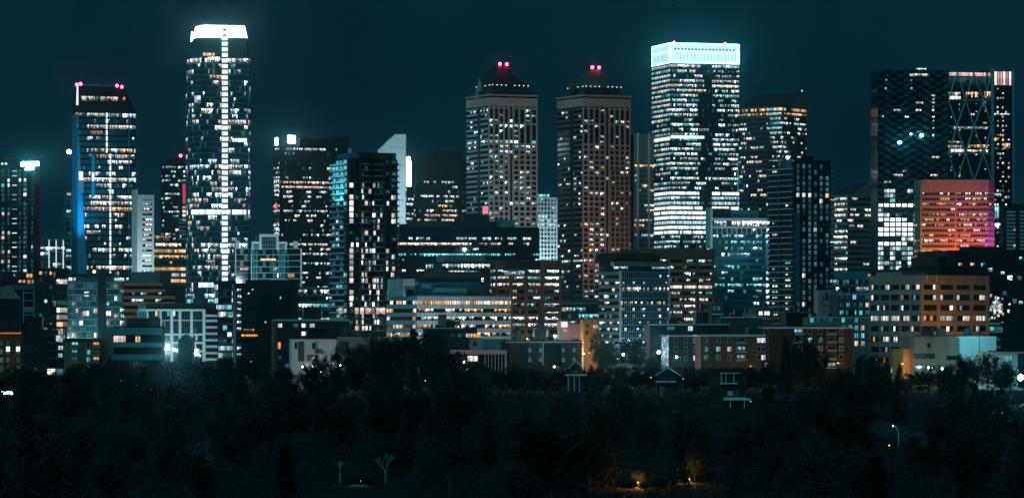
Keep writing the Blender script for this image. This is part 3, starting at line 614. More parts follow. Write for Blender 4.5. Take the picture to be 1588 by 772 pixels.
# ================================================================ far towers, centre and right
def twin(name, label, pl, pc, pr, D, th, y_cor, y_top, y_roof, slot, wall, side, roof, seed, pink=False, warm=False):
    t = rect(name, label, 'tower', pl, pc, pr, D, th, seed=seed)
    h = t.z(y_cor); W, H = t.w/2, t.d/2
    t.body(0, h, 'glass_black')
    us = t.lx(slot); bw = 2.35
    fh = 3.85; zt = h-9.5
    # cornice bands
    t.ring('cornice', wall, [h-1.2], 1.2, .9); t.ring('cornice', wall, [h-8.6], 6.2, .55)
    L3 = t.edge(3)[3]
    # front: punched bays in two halves with a dark slot between
    n_ = int((zt-t.z(470))/fh)
    for a, b_ in ((0, us-1.8), (us+1.8, t.w)):
        k = max(3, round((b_-a)/4.6)); q = (b_-a)/k
        for i in range(k+1): t.fbox('pier', wall, 0, max(-.5, a+q*i-.75), min(t.w+.5, a+q*i+.75), zt-fh*n_, h-8.6, -.05, .5)
        for f in range(n_+1):
            tall = f in (1, 2, 4, 5, 6)
            if not tall: t.fbox('spandrel', wall, 0, a, b_, zt-fh*f-1.3, zt-fh*f, -.05, .42)
            t.fbox('sill', 'dark_panel', 0, a, b_, zt-fh*f-.5, zt-fh*f-.1, -.05, .2) if tall else None
            for i in range(k):
                pr_ = {6: .75, 7: .95, 8: .6}.get(f, .42) if pink else {3: .3}.get(f, .25)
                if f > 22: pr_ = .55
                if f and t.r.random() < pr_:
                    m = pick([('lit_cool', .8), ('lit_teal', .25), ('lit_white', .15)] if pink else [('lit_white', .6), ('lit_cool', .4), ('lit_warm', .1)], t.r)
                    t.win(0, a+q*i+.8, (q-1.6)/2, 2, zt-fh*f+.12, 2.3, m, 'full' if f == 7 and pink else 'office', .1)
            for i in range(k): t.fbox('glazing_bar', 'dark_metal', 0, a+q*(i+.5)-.1, a+q*(i+.5)+.1, zt-fh*n_, h-8.7, -.05, .18) if False else None
    t.fbox('slot', 'black_panel', 0, us-1.8, us+1.8, 0, h+4, -2, .05)
    for f in range(n_):
        if t.r.random() < .25: t.win(0, us-1.2, 1.2, 2, zt-fh*f+.3, 2.2, 'lit_cool', 'full', .12)
    # left side: long horizontal bands
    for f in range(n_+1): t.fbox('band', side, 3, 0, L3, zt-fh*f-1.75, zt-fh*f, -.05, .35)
    t.fbox('slot', 'black_panel', 3, L3*.52, L3*.64, 0, h+3, -2, .45)
    for f in range(1, n_):
        st = t.r.random() < .5
        for i in range(12):
            if t.r.random() < ({7: .95}.get(f, .16) if pink else ({15: .5, 30: .95}.get(f, .13))): t.win(3, L3*i/12, L3/12, 1, zt-fh*f+.15, 1.9, 'lit_cool' if pink else pick([('lit_white', .6), ('lit_cool', .6)], t.r), 'office', .1)
    # recessed drum below the roof and the hipped roof with cut corners
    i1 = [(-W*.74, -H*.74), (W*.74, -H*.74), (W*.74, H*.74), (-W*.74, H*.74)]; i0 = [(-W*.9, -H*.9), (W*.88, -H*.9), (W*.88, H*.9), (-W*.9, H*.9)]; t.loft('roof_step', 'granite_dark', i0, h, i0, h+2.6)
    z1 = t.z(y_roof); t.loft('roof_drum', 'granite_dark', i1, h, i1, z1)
    e0 = offset(i1, .8); t.loft('eave', roof, e0, z1+.01, e0, z1+1.0)
    cx = 0; a = W*.16; hp = t.z(y_top)
    mid = [(-W*.55, -H*.55), (W*.55, -H*.55), (W*.55, H*.55), (-W*.55, H*.55)]; zm = z1+(hp-z1)*.36
    topp = [(-a*1.3, -a), (a*1.3, -a), (a*1.3, a), (-a*1.3, a)]
    rf = t.loft('roof', roof, offset(i1, .3), z1+1.0, mid, zm); t.loft('roof_peak', roof, mid, zm+.01, topp, hp)
    for x, y in mid: MB().bar((x, y, zm), (x*.26, y*.26, hp), .3).build('hip_rib', 'granite_dark', rf)
    for k in range(9):
        x = -W*.74+W*1.48*k/8
        if abs(k-4) > 0: MB().ball((x, -H*.74-.9, z1+1.5), .36).build('eave_light', 'pin_white', rf)
    for k in range(4): MB().ball((-W*.74-.9, -H*.6+H*1.2*k/3, z1+1.5), .33).build('eave_light', 'pin_white', rf)
    MB().loft([(-W-.5, -1.2-H*.1), (-W+4, -1.2-H*.1), (-W+4, 1.2+H*.2), (-W-.5, 1.2+H*.2)], h-2, [(-W+1.5, .1), (-W+2, .1), (-W+2, .4), (-W+1.5, .4)], z1+7).build('dormer', side, t.e)
    for dx in (-a*.9, a*.9): o = MB().ball((dx, -a, hp+1.4), 1.25).build('beacon', 'beacon_red', t.e); MB().bar((dx, -a, hp-.1), (dx, -a, hp+1), .15).build('beacon_post', 'steel', o)
    MB().bar((0, 0, hp), (0, 0, hp+6), .12).build('antenna', 'steel', t.e); MB().bar((a*1.6, 0, hp-1), (a*1.6, 0, hp+3.5), .1).build('antenna', 'steel', t.e)
    return t
t = twin('office_tower', 'rose granite tower with hipped roof, brightly lit windows and a pink sign', 724, 758, 832.5, 2500, 24, 146, 99, 134, 792.5, 'granite_rose', 'granite_teal', 'roof_slate', 11, pink=True)
for k, (a, b_) in enumerate(((750, 752.2), (753, 755), (755.6, 757.6))): t.pbox('sign_letter', 'sign_red', 3, a, b_, 320, 331, -.05, .7)
t.pbox('sign_band', 'teal_panel', 3, 745, 758, 332, 342, -.05, .5)
t.done()
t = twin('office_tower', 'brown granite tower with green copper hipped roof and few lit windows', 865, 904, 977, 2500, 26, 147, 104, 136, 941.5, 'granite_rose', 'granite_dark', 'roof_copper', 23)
h = t.z(207); t.box('side_wing', 'glass_black', t.w/2, t.w/2+2.6, -t.d/2-1.5, t.d/2, 0, h)
W = t.w/2
wu0, wu1 = t.lx(946), t.w+2.6; q = (wu1-wu0)/5
for i in range(6): t.fbox('pier', 'tan_panel', 0, wu0+q*i-.6, wu0+q*i+.6, t.z(420), t.z(262), -.05, 1.3)
for f in range(24): t.fbox('spandrel', 'tan_panel', 0, wu0, wu1, t.z(262)-3.85*f-1.3, t.z(262)-3.85*f, -.05, 1.1)
t.fbox('wing_glass', 'glass_dark', 0, wu0, wu1, t.z(420), t.z(262), -.05, .7)
for f in range(22):
    for i in range(5):
        if t.r.random() < .22: t.win(0, wu0+q*i+.7, (q-1.4)/2, 2, t.z(262)-3.85*(f+1)+.2, 2.2, pick(OFFICE, t.r), 'office', .8)
t.done()
# --- small white gridded block between the twins
t = rect('office_block', 'small white gridded block between the two granite towers', 'building', 830, 833, 864, 2600, 14, depth=20)
h = t.z(308); t.body(0, h, 'glass_dark'); t.grid(h, t.z(415), 3.3, 2.6, band=(1.1, .4, 'white_wall'), pier=(.9, .42, 'white_wall'), p=.2, mats=COOL, rows={0: (.7, 'lit_teal'), 4: (.6, 'lit_cool'), 6: (.6, 'lit_cool'), 9: (.4, 'lit_warm')}, dim=.2, maxrun=2)
t.box('roof_room', 'teal_panel', -t.w*.4, t.w*.3, -5, 5, h, t.z(299)); t.win(0, 1, 1.6, 6, h+.3, 3.2, 'lit_teal', 'office', -4); 
for dx in (3, 5): MB().bar((dx, 0, t.z(299)), (dx+1, 0, t.z(292)), .2).build('antenna', 'pale_metal', t.e)
t.done()
# --- concrete block with vertical piers behind second twin
t = rect('office_tower', 'concrete tower with tall pale piers beside the brown granite tower', 'tower', 968, 972, 1014, 2640, 15, depth=30)
h = t.z(208); t.body(0, h, 'granite_dark')
for a, b_ in ((987.5, 990.5), (1004.5, 1007.5)): t.pbox('pier', 'white_wall', 0, a, b_, 206, 420, -.05, 1.2)
t.grid(h-24, t.z(400), 3.9, 2.0, band=(1.6, .3, 'concrete_tan'), p=.3, mats=[('lit_white', .6), ('lit_cool', .3), ('lit_warm', .3)], rows={0: (.7, 'lit_warm'), 14: (.7, 'lit_cool')}, dim=.02, maxrun=4)
t.fbox('parapet', 'concrete_tan', 0, -.3, t.w, h-22, h, -.05, .5); t.done()
# --- brilliant cyan crowned tower
D = 2650
t = rect('office_tower', 'brightly lit glass tower with a glowing ice blue box crown', 'tower', 1011, 1039.5, 1146, D, 17)
h = t.z(98); ht = t.z(66.5); t.body(0, h, 'glass_black'); W, H = t.w/2, t.d/2
def c18(e, x, f):
    if e == 3: return 1.25
    if .40 < x < .60 and f < 30: return .25
    return 1.5 if x < .38 else 1.05
t.grid(h-1, t.z(410), 3.86, 1.35, band=(1.25, .14, 'glass_black'), pier=(.12, .2, 'glass_dark', 4), p=.55, mats=[('lit_cool', .72), ('lit_white', .2), ('lit_teal', .2), ('lit_warm', .02)], cols=c18, stay=.66, maxrun=6, dim=.1,
       rows={0: (.75, 'lit_white'), 3: (.8, None), 4: (.75, 'lit_white'), 17: (.55, None), 26: (.9, 'lit_bright'), 27: (.85, 'lit_cool'), 28: (.97, 'lit_cool'), 29: (.97, 'lit_bright'), 30: (.97, 'lit_bright'), 31: (.97, 'lit_bright'), 32: (.97, 'lit_cool'), 33: (.97, 'lit_bright'), 34: (.95, 'lit_bright')})
cr_ = t.body(h+.6, ht-.6, 'crown_blue', 'crown', offset(t.poly, -.4)); 
for z0, hh in ((h+.2, .9), (ht-1.0, 1.0), (h+9.4, .35)): t.ring('crown_frame', 'crown_edge', [z0], hh, .25)
for e in (0, 3):
    L = t.edge(e)[3]; n_ = 20 if e == 0 else 14
    for i in range(n_+1): t.fbox('crown_post', 'crown_edge' if i in (0, n_) else 'pale_metal', e, L*i/n_-(.5 if i in (0, n_) else .1), L*i/n_+(.5 if i in (0, n_) else .1), h+1.1, ht-1, -.5, .0)
    for i in range(n_):
        if e == 0 and 0 < i < n_-1: t.fbox('crown_vent', 'teal_panel', e, L*(i+.25)/n_, L*(i+.75)/n_, h+10.3, h+12, -.5, -.28)
for px in (1046, 1125.5): t.beacon(px, 65.3, .8, mat='beacon_red', y=1.2)
t.pbox('light_band', 'tube_white', 0, 1040, 1092, 210, 214.5, -.05, .3); t.fbox('light_band', 'tube_white', 3, .2, t.edge(3)[3], t.z(217), t.z(212), -.05, .3)
t.pbox('edge_tube', 'lit_blue', 0, 1143.5, 1144.6, 240, 320, -.05, .4)
t.done()
# --- two slant-roofed towers
def slant(label, pl, pc, pr, D, th, y_lo, y_hi, **k):
    t = rect('office_tower', label, 'tower', pl, pc, pr, D, th); h = t.z(y_lo); W, H = t.w/2, t.d/2
    t.body(0, h, 'black_panel'); z1 = t.z(y_hi)
    t.loft('slanted_roof', 'roof_dark', t.poly, h+.02, [(-W+.2, -H), (W, -H), (W, H), (-W+.2, H)], [h+.5, z1, z1, h+.5])
    P, u, n, L = t.edge(0); g_ = MB(); g_.v = [(-W+1, -H-.2, h), (W+.2, -H-.2, h), (W+.2, -H-.2, z1+.4)]+[(-W+1, -H+.2, h), (W+.2, -H+.2, h), (W+.2, -H+.2, z1+.4)]
    g_.f = [(0, 1, 2), (5, 4, 3), (0, 3, 4, 1), (1, 4, 5, 2), (2, 5, 3, 0)]; g_.l = [1]*5; g_.build('gable_wall', 'granite_rose', t.e)
    t.grid(h, t.z(k.get('yb', 420)), 3.9, 1.4, **k['g'])
    return t
t = slant('slant roofed tower with two orange lit top floors', 1140, 1213, 1250.5, 2750, 52, 167, 140, yb=345,
          g=dict(band=(1.5, .2, 'granite_dark'), p=.22, mats=[('lit_white', .5), ('lit_cool', .4), ('lit_pink', .2)], rows={0: (.9, 'lit_warm'), 1: (.55, 'lit_warm'), 11: (.4, 'lit_pink'), 13: (.45, 'lit_white'), 14: (.6, 'lit_white')}, cols=lambda e, x, f: (2.2 if e == 3 and x > .78 else .9), dim=.03, stay=.5, maxrun=4))
for f in range(0, 6): t.win(3, t.edge(3)[3]*.74, t.edge(3)[3]*.024, 9, t.z(167)-3.9*(f+1)+1.5, 2.2, 'lit_teal', 'office', .12)
t.beacon(1244.5, 138, .5, mat='pin_white', y=.5); t.done()
t = slant('shorter slant roofed tower with an orange lit lower floor', 1286, 1314, 1350, 2400, 36, 306, 282, yb=432,
          g=dict(band=(1.7, .25, 'granite_rose'), p=.12, mats=[('lit_white', .6), ('lit_cool', .3), ('lit_pink', .2)], rows={0: (.6, 'lit_white'), 2: (.4, 'lit_white'), 3: (.4, 'lit_white'), 14: (.97, 'lit_warm')}, cols=lambda e, x, f: (4.5 if e == 3 and x > .25 else .8), dim=.03, maxrun=4))
t.done()
# --- dark condominium tower with balcony ledges
D = 1750
t = rect('condo_tower', 'black condominium tower with teal windows and balcony ledges', 'tower', 1193, 1231.5, 1288, D, 30)
h = t.z(250); t.body(0, h, 'black_panel', 'wall'); fh = 3.0; n_ = 28; W, H = t.w/2, t.d/2; L3 = t.edge(3)[3]
t.ring('parapet', 'black_panel', [h], .8, .15)
cl = [(1235, 1240), (1244, 1249), (1253, 1258), (1262, 1267), (1271, 1276), (1280, 1285.5)]
for f in range(n_):
    z0 = h-1-fh*(f+1)
    for i, (a, b_) in enumerate(cl):
        ua, ub = t.lx(a), t.lx(b_); rr = t.r.random()
        lo = f > 17
        if f == 5 and i in (0, 1, 2): m, s_ = 'lit_white', 'res'
        elif f == 5 and i == 5: m, s_ = 'lit_warm', 'res'
        elif rr < (.12 if lo else .02): m, s_ = pick(HOME, t.r), 'res'
        elif rr < .72: m, s_ = 'lit_dim', 'full'
        else: m, s_ = None, None
        if f == 7: m, s_ = ('lit_dim', 'full')
        if m: t.win(0, ua, ub-ua, 1, z0+.3, 2.3, m, s_, .06, name='window')
        else: t.fbox('window', 'pane_dark', 0, ua, ub, z0+.3, z0+2.6, -.05, .05)
    for k, (a, b_) in enumerate(((.03, .5), (.56, .98))):
        bl = t.fbox('balcony', 'white_wall', 3, L3*a, L3*b_, z0, z0+.4, -.05, 1.5-k*.3)
        MB().box(0, 1, 0, .05, 1, 4).build('rail', 'dark_metal', bl); MB().box(.85, .9, .0, .9, 1, 10).build('divider', 'grey_metal', bl)
        if t.r.random() < (.5 if f > 17 else .13): t.win(3, L3*(a+.1), L3*.1, t.r.randint(1, 2), z0+.4, 2.1, pick(HOME, t.r), 'res', .08, name='window')
    bl = t.fbox('balcony', 'pale_metal', 0, t.w-.2, t.w+2.8, z0+fh-.3, z0+fh, -2.5, -.2); MB().box(0, 1, 0, .05, 1, 3.6).build('rail', 'grey_metal', bl)
t.pbox('glazed_bay', 'glass_teal', 0, 1232.5, 1240, 330, 470, -.05, .25)
t.clutter(h, 4, 'black_panel'); t.beacon(1228, 244, .8, mat='spot_cyan', y=4); t.done()
# --- teal office with pale arcaded top floor
D = 2000
t = rect('office_block', 'teal glass office block with a pale arcaded top storey', 'building', 1096, 1104, 1196, D, 12)
h = t.z(340); t.body(0, h, 'glass_deep'); W, H = t.w/2, t.d/2
t.ring('cornice', 'white_wall', [h-.8], 1.6, .9); t.ring('cornice', 'white_wall', [h-5.4], 1.3, .8)
for i in range(13): t.fbox('arcade_post', 'white_wall', 0, t.w*i/12-.25, t.w*i/12+.25, h-9, h-5.4, -.05, .6)
t.fbox('end_wall', 'white_wall', 0, t.lx(1101), t.lx(1104.5), t.z(385), t.z(322), -10, .75)
t.box('roof_room', 'dark_panel', -W+1, -W+t.lx(1134), -H+3, H-3, h+.8, t.z(323)); t.box('roof_room', 'teal_panel', -W+t.lx(1136), -W+t.lx(1178), -H+2.5, H-3, h+.8, t.z(325)); t.box('roof_room', 'dark_panel', -W+t.lx(1178.5), -W+t.lx(1196), -H+3.5, H-3, h+.8, t.z(327))
t.win(0, t.lx(1108), 1.5, 5, h-4, 3, 'lit_cool', 'office', .1); t.win(0, t.lx(1135), 1.5, 4, h-4, 3, 'lit_white', 'office', .1); t.win(0, t.lx(1151), 1.5, 14, h-4, 3.1, 'lit_white', 'office', .1)
t.grid(h-5.4, t.z(482), 3.65, 1.9, band=(1.5, .2, 'glass_teal'), p=.33, mats=[('lit_cool', .5), ('lit_teal', .6)], dim=.1, stay=.45, maxrun=3, rows={1: (.55, 'lit_cool'), 2: (.5, 'lit_teal')})
for f in range(14):
    if t.r.random() < .7: t.win(0, t.lx(1188), (t.lx(1196)-t.lx(1188))/2, 2, h-5.4-3.65*(f+1)+1.5, 2.1, 'lit_bright' if t.r.random() < .5 else 'lit_cool', 'office', .3)
t.fbox('corner_bay', 'steel_blue', 0, t.lx(1187.6), t.w+.4, t.z(490), h-9, -.05, .26); t.done()
# --- staggered dark tower and diagrid tower
D = 2600
t = rect('office_tower', 'dark tower of staggered box bays with a white lit base', 'tower', 1351, 1361, 1470, D, 4, depth=30)
h = t.z(109); t.body(0, h, 'glass_black'); W, H = t.w/2, t.d/2
fh = 2.72*1.05; bw = t.w/11
nfl = int((h-t.z(345))/fh)
for f in range(nfl):
    z0 = h-fh*(f+1)
    o_ = (.5 if f % 2 else 0)
    for i in range(11):
        if f % 2 == i % 2: 
            a = bw*i
            if (f*11+i) // 2 < 295: t.fbox('box_bay', 'glass_deep', 0, a+.15, a+bw*.96, z0+.35, z0+fh*.8, -.05, .9)
    [t.fbox('ledge', 'steel_blue' if (f*7+i_*5) % 3 else 'grey_metal', 0, bw*(i_+(f % 2)*.5), min(t.w, bw*(i_+(f % 2)*.5+.7)), z0, z0+.22, -.05, 1.0) for i_ in range(1, 11, 3)]
for i, (px, py, wpx, m) in enumerate(((1374, 125, 3, 'lit_cool'), (1373, 138, 3, 'lit_cool'), (1369, 181, 2.5, 'lit_cool'), (1426, 160, 12, 'lit_pink'), (1391, 171.5, 12, 'lit_white'), (1424, 171.5, 8, 'lit_white'), (1406, 182, 6, 'lit_cool'), (1413, 125, 3, 'lit_teal'), (1413, 137.5, 4, 'lit_cool'), (1412, 117, 5, 'lit_white'), (1447, 149, 6, 'lit_white'), (1447, 160, 5, 'lit_white'), (1447, 171.5, 4, 'lit_white'), (1447, 182, 4, 'lit_white'), (1447, 188, 3, 'lit_white'), (1447, 199, 3, 'lit_cool'), (1447, 210, 2.5, 'lit_cool'), (1447, 154.5, 3, 'lit_white'), (1447, 166, 3, 'lit_cool'), (1451, 244, 12, 'lit_pink'), (1403, 266, 7, 'lit_cool'), (1393, 272, 14, 'lit_white'), (1376, 283, 10, 'lit_white'), (1448, 272, 12, 'lit_white'))):
    a, b_ = t.lx(px-wpx/2), t.lx(px+wpx/2); k = max(1, round(wpx/3)); t.win(0, a, (b_-a)/k, k, t.z(py+1.9), 1.9, m, 'office', 1.0)
for px, py, r_ in ((1394.5, 221, 1.3), (1428.5, 210, 1.3), (1412, 208, .6)): t.beacon(px, py, r_, mat='spot_cyan', y=-1.6)
t.box('roof_room', 'dark_metal', -W+t.lx(1420), -W+t.lx(1440), -H+1, -H+9, h, t.z(105)); t.win(0, t.lx(1421), 1.3, 6, h+.2, 1.5, 'lit_cool', 'office', -.9)
t.win(0, t.lx(1413), 1.5, 9, t.z(118), 1.9, 'lit_white', 'office', 1.0)
# lit base: bright office panes
zt = t.z(293); fh2 = 3.72; pw = t.lx(1368+12.2)-t.lx(1368)
rowp = [.35, .3, .3, .95, .35, .6, .97, .95, .95, .95, .35, .97, .75, .8, .6, .85, .7]
for f in range(17):
    z0 = zt-fh2*(f+1)
    t.fbox('ledge', 'black_panel', 0, -.3, t.w+.3, z0, z0+.7, -.05, 1.05)
    for i in range(13):
        a = pw*.75*i
        if a > t.lx(1428): break
        if t.r.random() < rowp[f]: t.win(0, a+.15, pw*.75-.3, 1, z0+.8, fh2-1.0, 'lit_bright' if rowp[f] > .9 else pick([('lit_cool', 1), ('lit_bright', .5), ('lit_teal', .3)], t.r), 'full' if rowp[f] > .9 else 'res', .92, name='window')
t.done()
D = 2800
t = rect('office_tower', 'tall tower with an exposed diagonal steel lattice front', 'tower', 1462, 1466, 1540, D, 10, depth=34)
h = t.z(110); t.body(0, h, 'glass_black'); W, H = t.w/2, t.d/2
def dia(px): return t.lx(px)
ax = [1470.5, 1483.5, 1497, 1510, 1524.5, 1538]
P, u, n, L = t.edge(0)
ylev = [112, 155, 196, 238, 281, 324]
for j in range(5):
    for i in range(5):
        a, b_ = (ax[i], ax[i+1]) if (i+j) % 2 else (ax[i+1], ax[i])
        o = MB().bar((dia(a), -1.2, t.z(ylev[j])), (dia(b_), -1.2, t.z(ylev[j+1])), .55).build('diagonal_brace', 'steel_blue', t.e); o.location = (P.x, P.y, 0)
for j in range(1, 5): t.fbox('ring_beam', 'steel_blue', 0, dia(1467), dia(1539), t.z(ylev[j])-.4, t.z(ylev[j])+.4, -.05, .8)
t.pbox('corner_column', 'steel_blue', 0, 1537, 1540.5, 106, 330, -.5, 1.9)
# lit sky-garden floors
for a, b_, y0, y1, m, st in ((1469, 1536, 112, 118, 'lit_pink', 'full'), (1470, 1536, 119, 135, 'lit_dim', 'office'), (1471, 1490, 143, 149, 'lit_white', 'office'), (1472, 1490, 149, 154, 'lit_white', 'full'), (1498, 1518, 142, 153, 'lit_warm', 'office'), (1526, 1536, 141, 153, 'lit_warm', 'office'), (1478, 1532, 196, 201, 'lit_cool', 'office'), (1470, 1494, 219, 222, 'lit_white', 'office'), (1470, 1492, 225, 229, 'lit_white', 'full'), (1471, 1495, 231, 236, 'lit_white', 'full'), (1500, 1534, 224, 230, 'lit_warm', 'office'), (1500, 1532, 232, 236, 'lit_white', 'office'), (1524, 1529, 156, 168, 'lit_blue', 'office'), (1504, 1511, 176, 179, 'lit_white', 'office'), (1524, 1530, 189, 192, 'lit_warm', 'office')):
    k = max(2, round((b_-a)/3.5)); ua, ub = t.lx(a), t.lx(b_); t.win(0, ua, (ub-ua)/k, k, t.z(y1), t.z(y0)-t.z(y1), m, st, .1)
for k in range(60):
    c_ = t.r.choice([1474, 1487, 1487, 1501, 1513, 1527]); y = t.r.uniform(158, 320)
    if t.r.random() < .9: a = t.lx(c_); t.win(0, a, 1.2, 1, t.z(y), 1.3, pick([('lit_cool', .5), ('lit_white', .5), ('lit_dim', .6)], t.r), 'office', .1)
t.strips('mullions', 'dark_metal', 0, [t.lx(1470+2.6*k) for k in range(26)], .1, t.z(330), h, .3); t.ring('roof_rim', 'grey_metal', [h], .6, .6)
t.done()
t = rect('office_tower', 'slim glass flank tower with a tall cyan edge column', 'tower', 1536, 1540, 1572, D+25, 10, depth=26)
h = t.z(110); t.body(0, h, 'glass_black'); t.pbox('edge_column', 'steel_blue', 0, 1569.5, 1572.5, 108, 330, -.5, 1.0)
for i in range(6): t.win(0, t.lx(1542+4.5*i), (t.lx(1549.5)-t.lx(1542))/2, 1, t.z(133), t.z(110.5)-t.z(133), 'lit_pink', 'full', .1)
t.ring('spandrel', 'black_panel', [h-14-3.9*i for i in range(28)], 1.0, .2)
for f in range(44):
    for q in (1542, 1546, 1550, 1554, 1559, 1563):
        if t.r.random() < {1546: .7, 1554: .55}.get(q, .16): t.win(0, t.lx(q), 1.5, 1, t.z(140)-3.9*f, 1.9, pick([('lit_white', .6), ('lit_cool', .5), ('lit_warm', .12)], t.r), 'office', .12)
for a, b_, y0, y1, m in ((1541, 1566, 176, 179, 'lit_cool'), (1556, 1566, 222, 232, 'lit_warm'), (1542, 1549, 229, 233, 'lit_teal'), (1542, 1549, 214, 219, 'lit_orange'), (1558, 1566, 304, 309, 'lit_white'), (1541, 1553, 346, 357, 'lit_bright'), (1541, 1552, 300, 305, 'lit_cool'), (1543, 1549, 320, 345, 'lit_teal')): k = max(1, round((b_-a)/3.5)); t.win(0, t.lx(a), (t.lx(b_)-t.lx(a))/k, k, t.z(y1), t.z(y0)-t.z(y1), m, 'office', .25)
t.done()
# --- chamfered concrete block flooded orange and red
D = 2150
def at(px, dep): return Vector((X(px, D+dep), D+dep))
pts = [at(1418.5, 10), at(1428, 0), at(1482, 1.5), at(1532.5, 0), at(1541, 8), at(1541.5, 30), at(1532, 38), at(1430, 38), at(1419, 28)]
ctr = sum(pts, Vector((0, 0)))/len(pts); poly = [tuple(p-ctr) for p in pts]
t = Bld('office_tower', 'chamfered concrete block flooded with orange and red light', 'tower', poly, (ctr.x, ctr.y, 0), 0, D)
h = t.z(280); t.body(0, h, 'glass_black'); t.ring('parapet', 'concrete_tan', [t.z(298.5)], h-t.z(298.5)+.5, .5)
fh = 8.1*D/F; zt = t.z(298.5); nf = 15
t.ring('spandrel', 'concrete_tan', [zt-fh*(i+1) for i in range(nf)], 1.55, .45)
for e in (0, 1, 2, 3, 4):
    L = t.edge(e)[3]; k = round(L/1.05); t.strips('mullions', 'concrete_tan', e, [L*i/k for i in range(k+1)], .24, zt-fh*nf, zt, .3)
    if e in (1, 2): t.fbox('pier', 'concrete_tan', e, -.6, .6, zt-fh*nf, zt, -.05, .6)
    rp = [.5, .35, .75, .12, .5, .7, .6, .35, .3, .6, .35, .75, .6, .55, .5]
    for f in range(nf):
        q = rp[f]*(1 if e in (1, 2) else .4); i = 0
        while i < k-1:
            if t.r.random() < q*.85:
                m = t.r.randint(1, 6); m = min(m, k-i); t.win(e, L*i/k, L/k, m, zt-fh*(f+1)+1.6, fh-1.65, pick([('lit_white', .5), ('lit_warm', .5)], t.r), 'office', .1); i += m+1
            else: i += 1+t.r.randint(0, 2)
t.fbox('roof_room', 'dark_panel', 1, 12, t.edge(1)[3]+12, h, t.z(274), -18, -4)
t.done()
def flood(label, loc, aim, col, mat, energy, size=70, base=None):
    e_ = bpy.data.objects.new('floodlight', None); COL.objects.link(e_); e_.location = loc; tag(e_, label, 'floodlight')
    d = (Vector(aim)-Vector(loc)); q = d.to_track_quat('-Z', 'Y'); em = q.to_euler()
    o = MB().box(-.5, .5, -.35, .35, -.02, .25).build('lamp_head', 'dark_metal', e_); o.rotation_euler = em
    o = MB().box(-.42, .42, -.28, .28, -.05, -.03).build('lens', mat, o)
    l = bpy.data.lights.new('flood_beam', 'SPOT'); l.energy = energy; l.color = col; l.spot_size = math.radians(size); l.spot_blend = .8; l.shadow_soft_size = .4
    lo = bpy.data.objects.new('flood_beam', l); COL.objects.link(lo); lo.parent = e_; lo.rotation_euler = em; lo.location = q @ Vector((0, 0, -.2))
    zb = (loc[2] if base is None else base); MB().bar((0, 0, -zb), (0, 0, -.1), .14, 6, .1).build('pole', 'dark_metal', e_)
    return e_
flood('red floodlight on a tall pole before the chamfered block', (X(1520, D), D-22, 28), (X(1517, D), D, 56), (1, .05, .08), 'beacon_red', 3.2e5, 80)
flood('orange floodlight on a tall pole before the chamfered block', (X(1445, D), D-24, 24), (X(1447, D), D, 52), (1, .30, .05), 'flood_orange', 3.0e5, 85)
flood('violet floodlight on a pole beside the chamfered block', (X(1566, D), D-10, 60), (X(1540, D), D+4, 82), (.55, .12, 1), 'lit_blue', 6e4, 80)
# --- striped block at the right margin
t = rect('apartment_tower', 'striped black and white apartment slab beside the orange block', 'building', 1551, 1556, 1600, 2300, 14)
h = t.z(322); t.body(0, h, 'black_panel')
for f in range(14):
    z0 = h-4-5.6*D/F*2*f/2*1.02
    for a, b_ in ((1561, 1574), (1581.5, 1600)): t.pbox('balcony', 'white_wall', 0, a, b_, 327+f*5.7, 330+f*5.7, -.05, .9)
t.win(0, t.lx(1571), 1.3, 1, t.z(358), 1.8, 'lit_warm', 'full', 1.0); t.win(0, t.lx(1571), 1.3, 1, t.z(383), 1.8, 'lit_white', 'full', 1.0); t.clutter(h, 3, 'black_panel'); t.done()
# --- stepped black block at the right
t = rect('office_block', 'stepped black office block behind the tan office slab', 'building', 1466, 1470, 1600, 1560, 14, depth=40, seed=3)
h = t.z(388); t.body(0, h, 'black_panel'); t.box('lower_step', 'black_panel', -t.w/2-10.5, -t.w/2-.02, -t.d/2+1, t.d/2-3, 0, t.z(413)); t.box('middle_step', 'black_panel', -t.w/2-4.5, -t.w/2-.03, -t.d/2+2, t.d/2-4, 0, t.z(398)); 
t.grid(h-8, t.z(515), 3.6, 2.4, band=(1.3, .2, 'black_panel'), pier=(.3, .25, 'black_panel', 3), p=.06, mats=COOL, dim=.05, maxrun=2, stay=.3)
for k in range(60): px = t.r.gauss(1544, 7); py = t.r.gauss(480, 12); t.win(0, t.lx(px), 1.1, 1, t.z(py), 1.5, pick([('lit_cool', 1), ('lit_pink', .5)], t.r), 'office', .32)
for px, y, m in ((1489, 411, 'lit_white'), (1508, 411, 'lit_warm'), (1524, 411, 'lit_blue'), (1555, 424, 'lit_cool'), (1583, 401, 'lit_teal'), (1583, 470, 'lit_cool')): t.win(0, t.lx(px-3), .9, 2, t.z(y+2.5), 1.8, m, 'office', .33)
t.box('roof_room', 'black_panel', -t.w*.1, t.w*.3, -8, 8, h, h+2); t.done()
